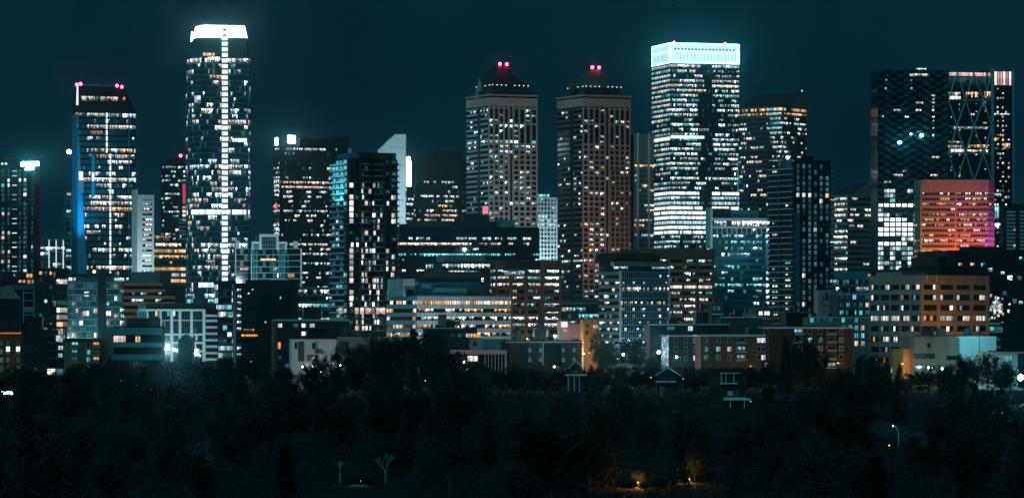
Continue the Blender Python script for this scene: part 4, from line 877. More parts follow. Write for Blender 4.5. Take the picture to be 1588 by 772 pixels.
# ================================================================ mid-rise quarter
def simple(name, label, cat, pl, pc, pr, D, th, ytop, wall, fh, bay, band, pier=None, depth=None, ybot=600, p=.2, mats=HOME, rows={}, cap=1.0, dim=.1, glass='pane_dark', style='res', maxrun=1, stay=.2, roof=0, group=None, seed=None, bname='spandrel', cols=None):
    t = rect(name, label, cat, pl, pc, pr, D, th, depth=depth, seed=seed, group=group); h = t.z(ytop); t.body(0, h, glass, 'glass_wall')
    t.ring('parapet', wall, [h-cap], cap+.5, band[1]+.03)
    t.grid(h-cap, max(0, t.z(ybot)), fh, bay, band=(band[0], band[1], wall), pier=pier, p=p, mats=mats, rows=rows, dim=dim, style=style, maxrun=maxrun, stay=stay, band_top=False, bname=bname, cols=cols)
    if roof: t.clutter(h+.5, roof)
    t.h = h; return t
# --- left group
t = simple('apartment_block', 'dark apartment block with a warm lit rooftop lounge', 'building', 0, 2, 66, 1640, 12, 441, 'brick_dark', 3.2, 2.6, (1.2, .2), (1.0, .22, 'brick_dark'), depth=22, p=.1)
t.box('roof_lounge', 'black_panel', -t.w/2+t.lx(6), t.w/2-1, -t.d*.3, t.d*.3, t.h, t.z(421))
for a, b_, y0, y1, m in ((42, 47, 424, 430, 'lit_warm'), (47.4, 51.5, 424, 430, 'lit_orange'), (56, 62.5, 424.5, 430, 'lit_orange'), (42, 53, 433.5, 440, 'lit_warm'), (30, 39.5, 434, 438, 'lit_warm'), (22, 24, 425, 428, 'lit_blue')): t.win(0, t.lx(a), (t.lx(b_)-t.lx(a))/2, 2, t.z(y1), t.z(y0)-t.z(y1), m, 'res', -t.d*.2+.2+.08, name='window')
t.done()
t = rect('glazed_annex', 'teal framed glass annex beside the dark brick slab', 'building', 8, 10, 55, 1500, 10, depth=18); h = t.z(444); t.body(0, h, 'glass_dark')
t.fbox('fascia', 'teal_panel', 0, -.3, t.w+.1, t.z(449), h+.4, -.05, .6)
for i in range(9): t.fbox('fascia_panel', 'glass_teal', 0, t.w*i/9+.15, t.w*(i+1)/9-.15, t.z(448.5), h, .6, .7)
for px in (36.5, 52.5): t.pbox('frame_post', 'steel_blue', 0, px-.7, px+.7, 450, 500, -.05, .5)
for y in (453, 465, 476, 487.5): t.pbox('frame_beam', 'steel_blue', 0, 34, 53, y, y+1.2, -.05, .4)
t.pbox('lit_panel', 'granite_teal', 0, 37.5, 52, 477, 484, -.05, .3); t.done()
t = simple('brick_building', 'dark brick slab with pairs of small lit windows', 'building', 57, 59, 91, 1480, 12, 417, 'brick_dark', 3.1, 2.4, (1.5, .25), (1.1, .27, 'brick_dark'), depth=20, p=.2, dim=.2)
t.win(0, t.lx(72), 1.1, 2, t.z(507), 1.8, 'lit_cool', 'res', .1, name='window'); t.win(0, t.lx(80), 1.1, 3, t.z(507), 1.8, 'lit_teal', 'res', .1, name='window'); t.done()
t = simple('balcony_block', 'narrow dark block with thin white balcony edges', 'building', 84, 86, 104, 1440, 12, 418, 'black_panel', 3.05, 3.5, (.5, .3), depth=18, p=.12, mats=WARM)
for f in range(14): bl = t.fbox('balcony', 'grey_metal', 0, .4, t.w-.2, t.h-1-3.05*(f+1), t.h-1-3.05*(f+1)+.25, -.05, 1.3); MB().box(0, 1, 0, .05, 1, 4).build('rail', 'dark_metal', bl)
for y, m in ((439.5, 'lit_pink'), (509, 'lit_warm')): t.win(0, t.lx(87.5), (t.lx(98)-t.lx(87.5))/2, 2, t.z(y+3.5), t.z(y-3.5)-t.z(y+3.5), m, 'full', .15, name='window')
t.done()
# --- glass condominium, two glazed bays with a dark core
D = 1600
t = rect('glass_condo', 'teal glass condominium with white balcony lines and a dark core', 'building', 100, 104, 190, D, 14, depth=24)
h = t.z(429); t.body(0, h, 'glass_deep'); fh = 2.93; n_ = 14
t.pbox('dark_core', 'black_panel', 0, 152, 164.5, 422, 560, -6, .9); t.box('roof_room', 'black_panel', -t.w/2+t.lx(110), -t.w/2+t.lx(150), -t.d*.35, t.d*.3, h, t.z(424)); t.box('roof_room', 'black_panel', -t.w/2+t.lx(165), t.w/2-4, -t.d*.35, t.d*.3, h, t.z(423))
for a, b_ in ((124, 127), (138, 141.5), (145, 151.5), (165, 168), (173, 176)): t.pbox('glazed_bay', 'glass_teal', 0, a, b_, 431, 560, -.05, .35)
for f in range(n_):
    z0 = h-fh*(f+1)
    for a, b_ in ((106, 151), (165, 189)):
        ua, ub = t.lx(a), t.lx(b_); bl = t.fbox('balcony', 'white_wall', 0, ua, ub, z0, z0+.22, -.05, 1.2); MB().box(0, 1, 0, .04, 1, 5).build('rail', 'glass_teal', bl) if f % 2 == 0 else None
        k = round((b_-a)/5.5)
        for i in range(k):
            q = t.r.random(); w0 = (ub-ua)/k
            if q < .1: t.win(0, ua+w0*i, w0, 1, z0+.35, 2.2, pick(HOME, t.r), 'res', .4, name='window')
            elif q < .75: t.win(0, ua+w0*i, w0, 1, z0+.35, 2.2, 'lit_dim', 'res', .4, name='window')
    if t.r.random() < .8: t.win(0, t.lx(186), 1.0, 2, z0+.3, 2.2, 'lit_cool', 'office', .42)
for px, y, w0 in ((134, 455, 7), (133, 485, 10), (168, 485, 8)): t.win(0, t.lx(px-w0/2), (t.lx(px+w0/2)-t.lx(px-w0/2))/2, 2, t.z(y+4.5), 2.3, 'lit_pink', 'full', .5, name='window')
t.pbox('violet_pier', 'granite_rose', 0, 101.5, 104.8, 436, 520, -.05, .6)
o = MB().ball((-t.w/2+t.lx(146), -t.d/2-.2, t.z(421)), .7).build('roof_lamp', 'flood_warm', t.e); t.done()
# --- brown terraced office
D = 1700
t = rect('terraced_office', 'brown banded terraced office stepping down towards the white framed midrise', 'building', 189, 192, 272, D, 10, depth=34)
fh = 10.2*D/F; h = t.z(450); t.body(0, t.z(470), 'glass_black')
W = t.w
for f, b_ in enumerate((252, 256, 272, 271, 268, 266, 270)):
    y = 438+10.2*f; ub = t.lx(b_); t.fbox('brown_band', 'tan_panel', 0, -.1, ub, t.z(y+5), t.z(y), -20, .7)
    if f < 3: t.fbox('glass_storey', 'glass_black', 0, .2, ub-.3, t.z(y+10.2), t.z(y+5), -19, .1)
    k = int((ub-2)/1.5); i = 0
    while i < k:
        if t.r.random() < [.35, .7, .15, .2, .2, .2, .2][f]: m = t.r.randint(1, 4); t.win(0, 1+1.5*i, 1.5, m, t.z(y+10), 1.6, pick(COOL, t.r), 'office', .2); i += m
        i += 2
t.box('roof_room', 'grey_metal', -W/2+t.lx(206), -W/2+t.lx(249), -t.d*.3, t.d*.1, t.z(440), t.z(421)); t.box('roof_room', 'dark_panel', -W/2+t.lx(249.5), -W/2+t.lx(267), -t.d*.3, t.d*.1, t.z(455), t.z(422))
t.done()
# --- white framed midrise
D = 1350
t = rect('framed_midrise', 'white framed midrise with tall dark window bays', 'building', 212, 215, 338, D, 8, depth=22)
h = t.z(479); t.body(0, h, 'glass_black'); 
t.box('roof_room', 'roof_dark', -t.w/2+t.lx(228), t.w/2-.5, -t.d*.42, t.d*.3, h, t.z(470)); t.fbox('cornice', 'white_trim', 0, -.2, t.lx(318), h-.9, h, -.05, .75)
for a, b_ in ((227, 230.5), (247, 250.5), (264, 268.5), (277, 281), (295, 299), (314, 318.5)): t.pbox('white_pier', 'white_trim', 0, a, b_, 480, 560, -.05, .7)
for y in (496, 517, 530, 543): t.pbox('white_beam', 'white_trim', 0, 230, 316, y, y+(1.2 if y == 496 else 3), -.05, .6)
t.strips('mullions', 'steel', 0, [t.lx(231+2.9*k) for k in range(30)], .12, t.z(560), h, .2)
for y in (484, 492, 502, 512, 522, 532, 542, 552): t.pbox('balcony', 'white_wall', 0, 319, 337, y+3.5, y+7, -.05, 1.1)
t.fbox('cyan_bay', 'glass_teal', 0, t.lx(213.5), t.lx(226), t.z(497), t.z(474), -.05, .65)
for px in (215, 219, 223): t.pbox('cyan_fin', 'steel_blue', 0, px, px+1.2, 474, 497, .3, .9)
for px, y, m in ((243, 486, 'lit_warm'), (261, 486, 'lit_blue'), (270, 486, 'lit_white'), (254, 503, 'lit_warm'), (303, 512, 'lit_dim'), (304, 524, 'lit_white'), (303, 536, 'lit_cool'), (308, 549, 'lit_white')): t.win(0, t.lx(px-2), (t.lx(px+2)-t.lx(px-2)), 1, t.z(y+4), t.z(y-4)-t.z(y+4), m, 'res', .1, name='window')
for k in range(8): t.win(0, t.lx(305+t.r.uniform(-5, 5)), 1.2, 1, t.z(t.r.uniform(545, 556)), 1.4, 'lit_bright', 'office', .62, name='window')
t.done()
# --- balcony stack with white rails, dark slab
t = simple('balcony_tower', 'slim balcony tower with teal rails beside the dark slab', 'building', 336, 338, 366, 1450, 10, 437, 'dark_panel', 2.95, 2.2, (.5, .25), depth=18, p=.45, mats=[('lit_cool', .6), ('lit_teal', .5), ('lit_white', .3)], ybot=560, dim=.25)
for f in range(13): bl = t.fbox('balcony', 'grey_metal', 0, .3 if f % 2 else 2.2, t.w, t.h-1-2.95*(f+1), t.h-1-2.95*(f+1)+1.0, .3, 1.4)
t.win(0, t.lx(349), 1.3, 6, t.z(492), .9, 'lit_teal', 'full', 1.5); t.done()
t = rect('dark_block', 'windowless black apartment slab with faint white floor lines', 'building', 363, 366, 463, 1420, 9, depth=20)
h = t.z(440); t.body(0, h, 'black_panel', 'wall'); t.box('roof_room', 'black_panel', -t.w*.3, t.w*.42, -6, 6, h, t.z(434)); t.fbox('parapet', 'dark_panel', 0, -.2, t.w, h-.4, h+.3, -.05, .2)
for f in range(11):
    z0 = t.z(454+10*f); t.fbox('floor_line', 'grey_metal', 0, t.lx(373), t.lx(397), z0-.08, z0+.08, -.05, .25); t.fbox('floor_line', 'dark_metal', 0, t.lx(418), t.lx(452), z0-.08, z0+.08, -.05, .22)
    t.fbox('balcony', 'concrete', 0, .2, 2.3, z0-.3, z0+.3, -.05, .9)
    if t.r.random() < .7: t.win(0, .4, .9, 2, z0+.4, 1.4, 'lit_cool', 'office', .3, name='window')
for px, y in ((390, 452), (384, 458), (434, 464), (410, 502)): t.win(0, t.lx(px), .8, 1, t.z(y), 1.2, 'lit_cool', 'office', .28, name='window')
ter = t.fbox('terrace', 'brick_dark', 0, t.lx(372), t.lx(398), t.z(525), t.z(515), -.05, 1.2); t.win(0, t.lx(374), 1.0, 7, t.z(521.5), .9, 'lit_orange', 'full', 1.25); t.win(0, t.lx(378), 1.2, 4, t.z(514), 1.2, 'lit_orange', 'office', .3)
t.done()
# --- teal low office behind, brick block, small white flats
t = simple('office_block', 'low teal office between the dark slab and the condominium tower', 'building', 458, 461, 520, 1900, 8, 446, 'teal_panel', 4.0, 1.8, (1.3, .3), depth=30, ybot=520, p=.6, mats=[('lit_cool', .5), ('lit_teal', .4), ('lit_white', .4)], style='office', maxrun=4, stay=.6, rows={0: (.6, 'lit_white')}); t.done()
t = simple('brick_block', 'long dark brick apartment block with a pale roof edge', 'building', 423, 427, 541, 1250, 8, 497, 'brick_dark', 3.0, 3.0, (1.4, .2), (1.3, .24, 'brick_dark'), depth=18, p=.04, dim=.18, mats=HOME)
t.fbox('roof_edge', 'white_wall', 0, -.3, t.w+.2, t.h-.15, t.h+.55, -.05, .6); t.box('roof_room', 'black_panel', -t.w/2+t.lx(473), -t.w/2+t.lx(499), -5, 5, t.h, t.z(476))
for y in (508, 520): bl = t.pbox('balcony', 'concrete_dark', 0, 477, 508, y, y+1.2, -.05, 1.2)
t.pbox('corner_pier', 'brick_red', 0, 425.5, 431, 500, 575, -.05, .5)
t.win(0, t.lx(430.5), 1.2, 1, t.z(541), 2.6, 'lit_orange', 'full', .55, name='window'); t.done()
t = rect('white_flats', 'small white stucco flats with recessed balconies', 'building', 450, 452, 522, 1150, 7, depth=14); h = t.z(525.5); t.body(0, h, 'white_wall', 'wall'); t.fbox('roof_edge', 'roof_dark', 0, -.2, t.w+.2, h, h+.35, -.2, .35)
for a, b_, y0, y1, m in ((457, 461, 530, 541, 'pane_dark'), (462, 472, 529, 560, 'concrete_dark'), (484, 489, 531, 541, 'pane_dark'), (476, 486, 550, 559, 'pane_dark'), (488, 501, 541, 548, 'tan_panel'), (490, 494, 550, 562, 'glass_teal')): t.pbox('window' if 'pane' in m else 'recess' if 'conc' in m else 'panel', m, 0, a, b_, y0, y1, -.05, .09)
t.pbox('pale_wall', 'pink_stucco', 0, 489, 493, 528, 541, -.05, .15); t.win(0, t.lx(471), .8, 2, t.z(571), 2.0, 'lit_pink', 'full', .3, name='window'); t.done()
t = rect('low_shop', 'low flat shop with pink lit fascia beside the condominium tower', 'building', 522, 524, 572, 1180, 6, depth=14); h = t.z(524.5); t.body(0, h, 'pink_stucco', 'wall'); t.fbox('fascia', 'pink_stucco', 0, -.3, t.w+.3, h-.1, h+.5, -.3, .5); t.pbox('shop_front', 'pane_dark', 0, 526, 541, 529, 548, -.05, .1); t.clutter(h+.4, 2); t.done()
t = rect('low_shop', 'low flat roofed shop with two thin white eaves lines', 'building', 580, 582, 640, 1200, 6, depth=14); h = t.z(523.5); t.body(0, h, 'brick_dark', 'wall'); t.fbox('fascia', 'white_trim', 0, 1.0, t.w-4, h-.1, h+.3, -.3, .5); t.fbox('fascia', 'white_wall', 0, .8, t.w-4, h-.9, h-.6, -.3, .7); t.pbox('shop_front', 'pane_dark', 0, 586, 620, 530, 545, -.05, .1); t.done()
# --- long banded office with teal roof rooms
D = 1560
t = rect('long_office', 'long pale banded office with warm lit upper floor', 'building', 600, 645.5, 792, D, 30, depth=None)
fh = 12.4*D/F; h = t.z(459.5); t.body(0, h, 'glass_black'); W, H = t.w/2, t.d/2; L3 = t.edge(3)[3]
for f in range(6):
    z1 = h-fh*f; z0 = z1-fh*.52
    t.fbox('band_core', 'concrete_dark', 0, -.1, t.w+.1, z0+.05, z1-.05, -.05, .25); t.fbox('band_core', 'steel_blue', 3, -.1, L3+.1, z0+.05, z1-.05, -.05, .26)
    n_ = 24
    if z1 < 5: continue
    for i in range(n_): t.fbox('panel', 'pale_metal', 0, t.w*i/n_+.05, t.w*(i+1)/n_-.05, z0, z1, .2, .42)
    for i in range(8): t.fbox('panel', 'steel_blue', 3, L3*i/8+.05, L3*(i+1)/8-.05, z0, z1, .2, .42)
    k = int(t.w/1.25); i = 0
    while i < k:
        pr_ = [.93, .38, .5, .5, .7, .2][f]
        if t.r.random() < pr_: m = t.r.randint(1, 3); t.win(0, t.w*i/k, t.w/k, min(m, k-i), z0-fh*.48+.05, fh*.46, pick([('lit_warm', .5), ('lit_white', .6), ('lit_orange', .12)], t.r) if f != 2 else pick([('lit_cool', .3), ('lit_white', .6)], t.r), 'res' if f == 0 else 'office', .1); i += m
        else: i += 1
    for q in range(9):
        if t.r.random() < .25: t.win(3, L3*q/9, L3/9, 1, z0-fh*.48+.05, fh*.46, pick(WARM, t.r), 'res', .1)
t.ring('roof_edge', 'teal_panel', [h], .5, .5)
R_ = lambda px: -W+t.lx(px)
for a, b_, y, d0, m in ((637, 655, 432, .9, 'pale_metal'), (655.2, 757, 436, .7, 'teal_panel'), (662, 756, 439, 1.6, 'teal_panel'), (677, 728, 446, 2.6, 'teal_panel'), (729, 752, 447, 3.0, 'dark_panel'), (672, 762, 420, .2, 'dark_panel')): t.box('roof_room', m, R_(a), R_(b_), -H+10-3*d0, H-6, h, t.z(y))
t.box('vent_block', 'dark_metal', R_(637.5+4), R_(653), -H+7.1, -H+7.4, h, t.z(449))
t.box('dark_stack', 'black_panel', R_(678.5), R_(691), -H-1.2, -H+1, t.z(505), t.z(488)); t.box('dark_stack', 'black_panel', R_(702), R_(712), -H-1.2, -H+1, t.z(505), t.z(498))
t.done()
t = rect('roof_plant_block', 'boxy block with a pale louvred plant room above the long office', 'building', 671, 674, 760, 1760, 12, depth=26)
h = t.z(409); t.body(0, h, 'black_panel'); t.box('plant_room', 'pale_metal', -t.w/2+t.lx(689), -t.w/2+t.lx(752), -t.d/2+1, t.d/2-4, h, t.z(396)); t.fbox('frame', 'teal_panel', 0, -.2, t.lx(686), t.z(432), h, -.05, .6)
t.strips('louvres', 'steel', 0, [t.lx(690+2*k) for k in range(31)], .2, h, t.z(396.5), -.7, -1.1)
t.grid(h, t.z(440), 3.6, 1.8, band=(1.1, .25, 'dark_panel'), p=.35, mats=OFFICE, maxrun=4, dim=.05); t.fbox('frame', 'steel_blue', 0, t.lx(694), t.lx(729), t.z(419.2), t.z(417.8), -.05, .9); t.done()
# --- brick office
D = 1800
t = rect('brick_office', 'red brick office with strip windows behind the church spire', 'building', 756, 768, 870, D, 18, depth=36)
fh = 10.4*D/F; h = t.z(404.5); t.body(0, h, 'glass_black'); t.ring('parapet', 'brick_red', [t.z(418)], h-t.z(418)+.4, .35); t.fbox('penthouse', 'black_panel', 0, t.lx(785), t.lx(838), t.z(417.5), h-.05, -.05, .5)
t.grid(t.z(418), t.z(540), fh, 1.35, band=(fh*.48, .3, 'brick_red'), p=.35, mats=[('lit_cool', .7), ('lit_white', .4), ('lit_teal', .3)], maxrun=6, stay=.7, dim=.12, rows={0: (.6, 'lit_cool'), 2: (.75, 'lit_white'), 7: (.6, 'lit_white')}, band_top=False)
for a, b_ in ((768, 771), (789, 795), (813, 818), (837.5, 844), (866.5, 870)): t.pbox('brick_pier', 'brick_red', 0, a, b_, 405, 545, -.05, .42)
t.pbox('canopy', 'glass_teal', 0, 780, 815, 416, 420, -.05, 1.2); t.win(0, t.lx(781), 1.3, 9, t.z(428), 2.5, 'lit_cool', 'office', .45)
for y in (484.5, 494.5):
    for k in range(7): t.win(0, t.lx(845+3*k), .9, 1, t.z(y+2), 1.1, 'lit_cool', 'office', .34)
t.done()
# --- glass office with grid, brown office
D = 1700
t = rect('grid_office', 'dark gridded glass office with a pale teal canopy band', 'building', 929, 962, 1037.5, D, 30)
h = t.z(404); t.body(0, h, 'glass_dark'); fh = 10.3*D/F; L3 = t.edge(3)[3]
t.box('roof_room', 'black_panel', -t.w/2-3, t.w/2-4, -t.d/2+2, t.d/2-2, h, t.z(392)); t.fbox('canopy_band', 'pale_metal', 0, t.lx(950), t.lx(1037), t.z(412), t.z(406), -2, 1.3)
for k in range(4): t.fbox('canopy_panel', 'glass_teal', 0, t.lx(950+21.5*k)+.1, t.lx(950+21.5*(k+1))-.1, t.z(411.5), t.z(406.5), 1.3, 1.38)
n_ = 11
for f in range(n_+1): t.fbox('transom', 'steel_blue', 0, 0, t.w, t.z(421+10.3*f)-.12, t.z(421+10.3*f)+.12, -.05, .25); t.fbox('transom', 'steel', 0, 0, t.w, t.z(426+10.3*f)-.05, t.z(426+10.3*f)+.05, -.05, .2); t.fbox('band', 'concrete', 3, 0, L3, t.z(421+10.3*f)-1.7, t.z(421+10.3*f), -.05, .4)
t.strips('mullions', 'steel_blue', 0, [t.w*i/24 for i in range(25)], .1, t.z(530), t.z(421), .22)
t.fbox('corner_post', 'white_wall', 0, -.5, .4, t.z(530), t.z(420), -.4, .5); t.fbox('corner_post', 'white_wall', 0, t.w-.3, t.w+.3, t.z(530), t.z(406), -.4, .45)
for f in range(n_):
    q = {2: .55, 4: .5, 5: .45}.get(f, .13); i = 0
    while i < 24:
        if t.r.random() < q: t.win(0, t.w*i/24, t.w/24, 1, t.z(431.3+10.3*f)+.2, 1.5 if f != 2 else 2.0, pick([('lit_white', .6), ('lit_cool', .5), ('lit_orange', .35 if f in (4, 5) else .02)], t.r), 'office', .08)
        i += 1
    for i in range(8):
        if t.r.random() < (.2 if f != 7 else .8): t.win(3, L3*i/8, L3/8, 1, t.z(431.3+10.3*f)+.1, 1.5, pick(OFFICE, t.r), 'office', .1)
t.win(0, t.lx(950), 1.5, 6, t.z(417.5), 1.4, 'lit_cool', 'office', .3); t.win(0, t.lx(1010), 1.5, 9, t.z(417), 1.2, 'lit_cool', 'office', .3)
t.done()
D = 1900
t = rect('brown_office', 'brown brick office with amber lit spandrels and strip windows', 'building', 975, 990, 1107.5, D, 14, depth=36)
fh = 10.05*D/F; h = t.z(387); t.body(0, h, 'glass_black'); t.ring('parapet', 'brick_brown', [t.z(402)], h-t.z(402)+.4, .4)
t.grid(t.z(402), t.z(510), fh, 1.3, band=(fh*.5, .3, 'tan_panel'), p=.4, mats=[('lit_cool', .6), ('lit_white', .5), ('lit_teal', .2)], maxrun=6, stay=.65, dim=.08, rows={4: (.96, 'lit_white'), 0: (.3, None)}, band_top=False)
for a, b_ in ((1036, 1039.5), (1058, 1060.5), (1080, 1083), (1104, 1107.5)): t.pbox('brick_pier', 'brick_brown', 0, a, b_, 388, 510, -.05, .42)
t.done()
# --- street scene between the brick office and gridded office
t = rect('podium', 'two storey glass podium below the granite towers with lit shops', 'building', 868, 870, 935, 2100, 10, depth=30); h = t.z(469); t.body(0, h, 'glass_dark'); t.fbox('cornice', 'concrete_tan', 0, -.2, t.w, h-1, h+.4, -.05, .8); t.grid(h-3, t.z(500), 4.2, 2.2, band=(1.2, .3, 'dark_panel'), p=.6, mats=[('lit_cool', .5), ('lit_teal', .5), ('lit_pink', .3)], maxrun=4, dim=.1); t.done()
t = rect('shop_row', 'pale pink shop wall with a white sign beside the orange house', 'building', 868, 870, 905, 1500, 6, depth=14); h = t.z(497); t.body(0, h, 'pink_stucco', 'wall'); t.fbox('fascia', 'dark_panel', 0, t.lx(880), t.w, t.z(502), h+.4, -.05, .35)
for k in range(8): t.win(0, t.lx(882.5+1.4*k), .32, 1, t.z(500.5), .7, 'lit_cool', 'office', .4, name='sign_letter')
t.pbox('lit_sign', 'lit_pink', 0, 870, 880, 499, 507, -.05, .3); t.win(0, t.lx(870), 1.0, 3, t.z(514), 1.2, 'lit_white', 'full', .3); t.done()
t = rect('orange_house', 'orange lit corner house with arched windows', 'house', 902, 905, 930, 1480, 8, depth=10); h = t.z(496); t.body(0, h, 'ochre_lit_stucco', 'wall'); t.fbox('cornice', 'ochre_lit_stucco', 0, -.3, t.w+.3, h, h+.5, -.3, .4)
for px, y in ((911, 504), (910, 514), (923, 506)):
    t.pbox('window', 'pane_dark', 0, px-1.5, px+1.5, y-1.5, y+4, -.05, .08); 
t.win(0, t.lx(920), .9, 2, t.z(509), 1.5, 'lit_white', 'res', .12, name='window'); t.done()
# --- church
D = 1350
cx = X(838, D)
e_ = bpy.data.objects.new('church', None); COL.objects.link(e_); e_.location = (cx, D, 0); tag(e_, 'stone church with a dark pointed spire and corner pinnacles', 'church')
zt = Z(522, D)
MB().box(-3.1, 3.1, 0, 6.2, 0, zt).build('tower', 'concrete_dark', e_)
MB().loft([(-2.6, .5), (2.6, .5), (2.6, 5.7), (-2.6, 5.7)], zt, [(-1.7, 1.4), (1.7, 1.4), (1.7, 4.8), (-1.7, 4.8)], zt+2.5).build('spire_base', 'roof_slate', e_)
MB().bar((0, 3.1, zt+2), (0, 3.1, Z(462, D)), 1.75, 8, .05).build('spire', 'roof_slate', e_)
for x in (-2.7, 2.7):
    for y in (.4, 5.8): MB().bar((x, y, zt), (x, y, zt+1.6), .4, 6).build('pinnacle', 'white_wall', e_); MB().bar((x, y, zt+1.6), (x, y, zt+3.4), .42, 6, .03).build('pinnacle_tip', 'white_wall', e_)
for x in (-1.2, 1.2): MB().box(x-.45, x+.45, -.12, 0, zt-3.8, zt-.6).build('louvre', 'pane_dark', e_)
MB().bar((0, 3.1, Z(462, D)), (0, 3.1, Z(456, D)), .07).build('cross', 'steel', e_)
nv = MB(); nz_ = Z(527, D); nv.v = [(-16, 6.5, 0), (-3, 6.5, 0), (-3, 22, 0), (-16, 22, 0), (-16, 6.5, nz_-5), (-3, 6.5, nz_-5), (-3, 22, nz_-5), (-16, 22, nz_-5), (-16, 14, nz_), (-3, 14, nz_)]
nv.f = [(0, 1, 5, 4), (1, 2, 6, 9, 5), (2, 3, 7, 6), (3, 0, 4, 8, 7), (4, 5, 9, 8), (7, 8, 9, 6)]; nv.l = [1]*6; nv.build('nave', 'roof_slate', e_)
MB().bar((-9, 5, 0), (-9, 5, Z(512, D)), 1.3, 6).build('turret', 'concrete_dark', e_); MB().bar((-9, 5, Z(512, D)), (-9, 5, Z(505, D)), 1.5, 6, .05).build('turret_roof', 'roof_slate', e_)
# --- front row apartments and houses
t = rect('apartment_block', 'low apartment block with brown panels and white window strips below the church', 'building', 782, 785, 902, 1160, 5, depth=14); h = t.z(530); t.body(0, h, 'dark_panel', 'wall'); t.fbox('roof_edge', 'white_wall', 0, -.3, t.w+.3, h-.25, h+.2, -.3, .6); t.box('roof', 'roof_dark', -t.w/2, t.w/2, -t.d/2, t.d/2, h+.21, h+.6)
for a, b_ in ((790, 806), (824.5, 835), (876, 887), (893, 902)): t.pbox('brown_panel', 'brick_brown', 0, a, b_, 532, 565, -.05, .3)
for a in (819.5, 836, 871.5, 888):
    for k in range(4): t.pbox('window', 'white_wall' if k % 2 else 'glass_teal', 0, a, a+4.2, 532+k*7.5, 538.5+k*7.5, -.05, .22)
t.pbox('white_post', 'white_trim', 0, 841, 842.5, 532, 566, -.05, .4); t.pbox('glazed_stair', 'glass_dark', 0, 843, 870, 533, 566, -.05, .15); t.done()
t = rect('pavilion', 'low flat pavilion with pink fascia and glazed front', 'building', 703, 708, 784, 1140, 6, depth=12); h = t.z(542.5); t.body(0, h-.4, 'glass_dark'); t.fbox('fascia', 'pink_stucco', 0, -1.5, t.w+.4, t.z(549), h, -8, .8)
for i in range(7): t.fbox('glazing_post', 'white_trim', 0, t.lx(752)+i*1.15, t.lx(752)+i*1.15+.12, 0, h-1.4, -.05, .2)
t.fbox('end_wall', 'pink_stucco', 0, t.w-.3, t.w+.35, 0, h-1.4, -8, .75); t.win(0, t.lx(725), (t.lx(741)-t.lx(725))/4, 4, t.z(560), 1.9, 'lit_white', 'res', .1); t.done()
t = rect('garage', 'blank teal garage box behind the pink pavilion', 'building', 744, 747, 788, 1172, 8, depth=12); h = t.z(526); t.body(0, h, 'granite_teal', 'wall'); t.fbox('roof_edge', 'steel_blue', 0, -.2, t.w+.2, h-.2, h+.25, -.3, .3); t.pbox('corner_pipe', 'steel_blue', 0, 785, 787, 526, 565, -.05, .4); t.pbox('door', 'dark_panel', 0, 777, 781, 530, 545, -.05, .1); t.done()
t = rect('low_shop', 'low shop with a white fascia and amber windows under the long office', 'building', 656, 660, 740, 1290, 6, depth=14); h = t.z(509); t.body(0, h, 'dark_panel', 'wall'); t.fbox('fascia', 'white_wall', 0, -.3, t.lx(720), h-.1, h+.25, -.3, .5)
for px, m in ((702, 'lit_dim'), (713, 'lit_dim'), (725, 'lit_white'), (733, 'lit_warm'), (740, 'lit_orange')): t.win(0, t.lx(px-3), .8, 2, t.z(523), 1.5, m, 'res', .1, name='window')
t.clutter(h, 3); t.done()
t = rect('low_shop', 'low pink shed behind the pavilion', 'building', 729, 731, 750, 1200, 6, depth=8); h = t.z(525); t.body(0, h, 'pink_stucco', 'wall'); t.fbox('roof_edge', 'pink_stucco', 0, -1, t.w, h, h+.3, -.3, .4); t.pbox('door', 'pane_dark', 0, 734, 739, 530, 536, -.05, .08); t.done()
# apartments right of centre
def apt(label, pl, pc, pr, D, th, ytop, cols_, rows_, wall='brick_brown', depth=15, edge='white_wall', p=.55):
    t = rect('apartment_block', label, 'building', pl, pc, pr, D, th, depth=depth); h = t.z(ytop); t.body(0, h, wall, 'wall'); t.ring('roof_edge', edge, [h-.15], .5, .4); t.body(h+.36, h+.75, 'roof_dark', 'roof', offset(t.poly, -.5))
    for y in rows_:
        for px, wpx, big in cols_:
            a, b_ = t.lx(px-wpx/2), t.lx(px+wpx/2); z0, z1 = t.z(y+3.6), t.z(y-3.6)
            fr = t.fbox('window', 'white_trim', 0, a-.08, b_+.08, z0-.08, z1+.08, -.05, .06)
            if t.r.random() < p: t.win(0, a, (b_-a)/2 if big else b_-a, 2 if big else 1, z0, z1-z0, pick([('lit_teal', .5), ('lit_cool', .3), ('lit_pink', .25), ('lit_orange', .12), ('lit_dim', .6)], t.r), 'res', .1, name='pane')
            else: t.fbox('pane', 'pane_dark', 0, a, b_, z0, z1, -.05, .09)
            if big: bl = t.fbox('balcony', 'white_wall', 0, a-.5, b_+.5, z0-.35, z0-.12, -.05, 1.3); MB().box(0, 1, 0, .05, 1, 4.5).build('rail', 'grey_metal', bl)
    return t
t = apt('brown brick walk-up with teal lit balconies', 1084, 1087, 1186, 1180, 5, 521, [(1095, 6, 0), (1114, 6, 0), (1131, 5.5, 0), (1149, 12, 1), (1177, 6, 0), (1184, 6, 0)], [527.5, 541, 554], 'brick_brown')
t.fbox('roof_line', 'white_trim', 0, t.lx(1087), t.w, t.h+.8 if hasattr(t, 'h') else t.z(519.5), t.z(518.5), -.5, .5); t.box('stair_room', 'dark_panel', -t.w/2+t.lx(1164), -t.w/2+t.lx(1183), -4, 4, t.z(521), t.z(508)); t.done()
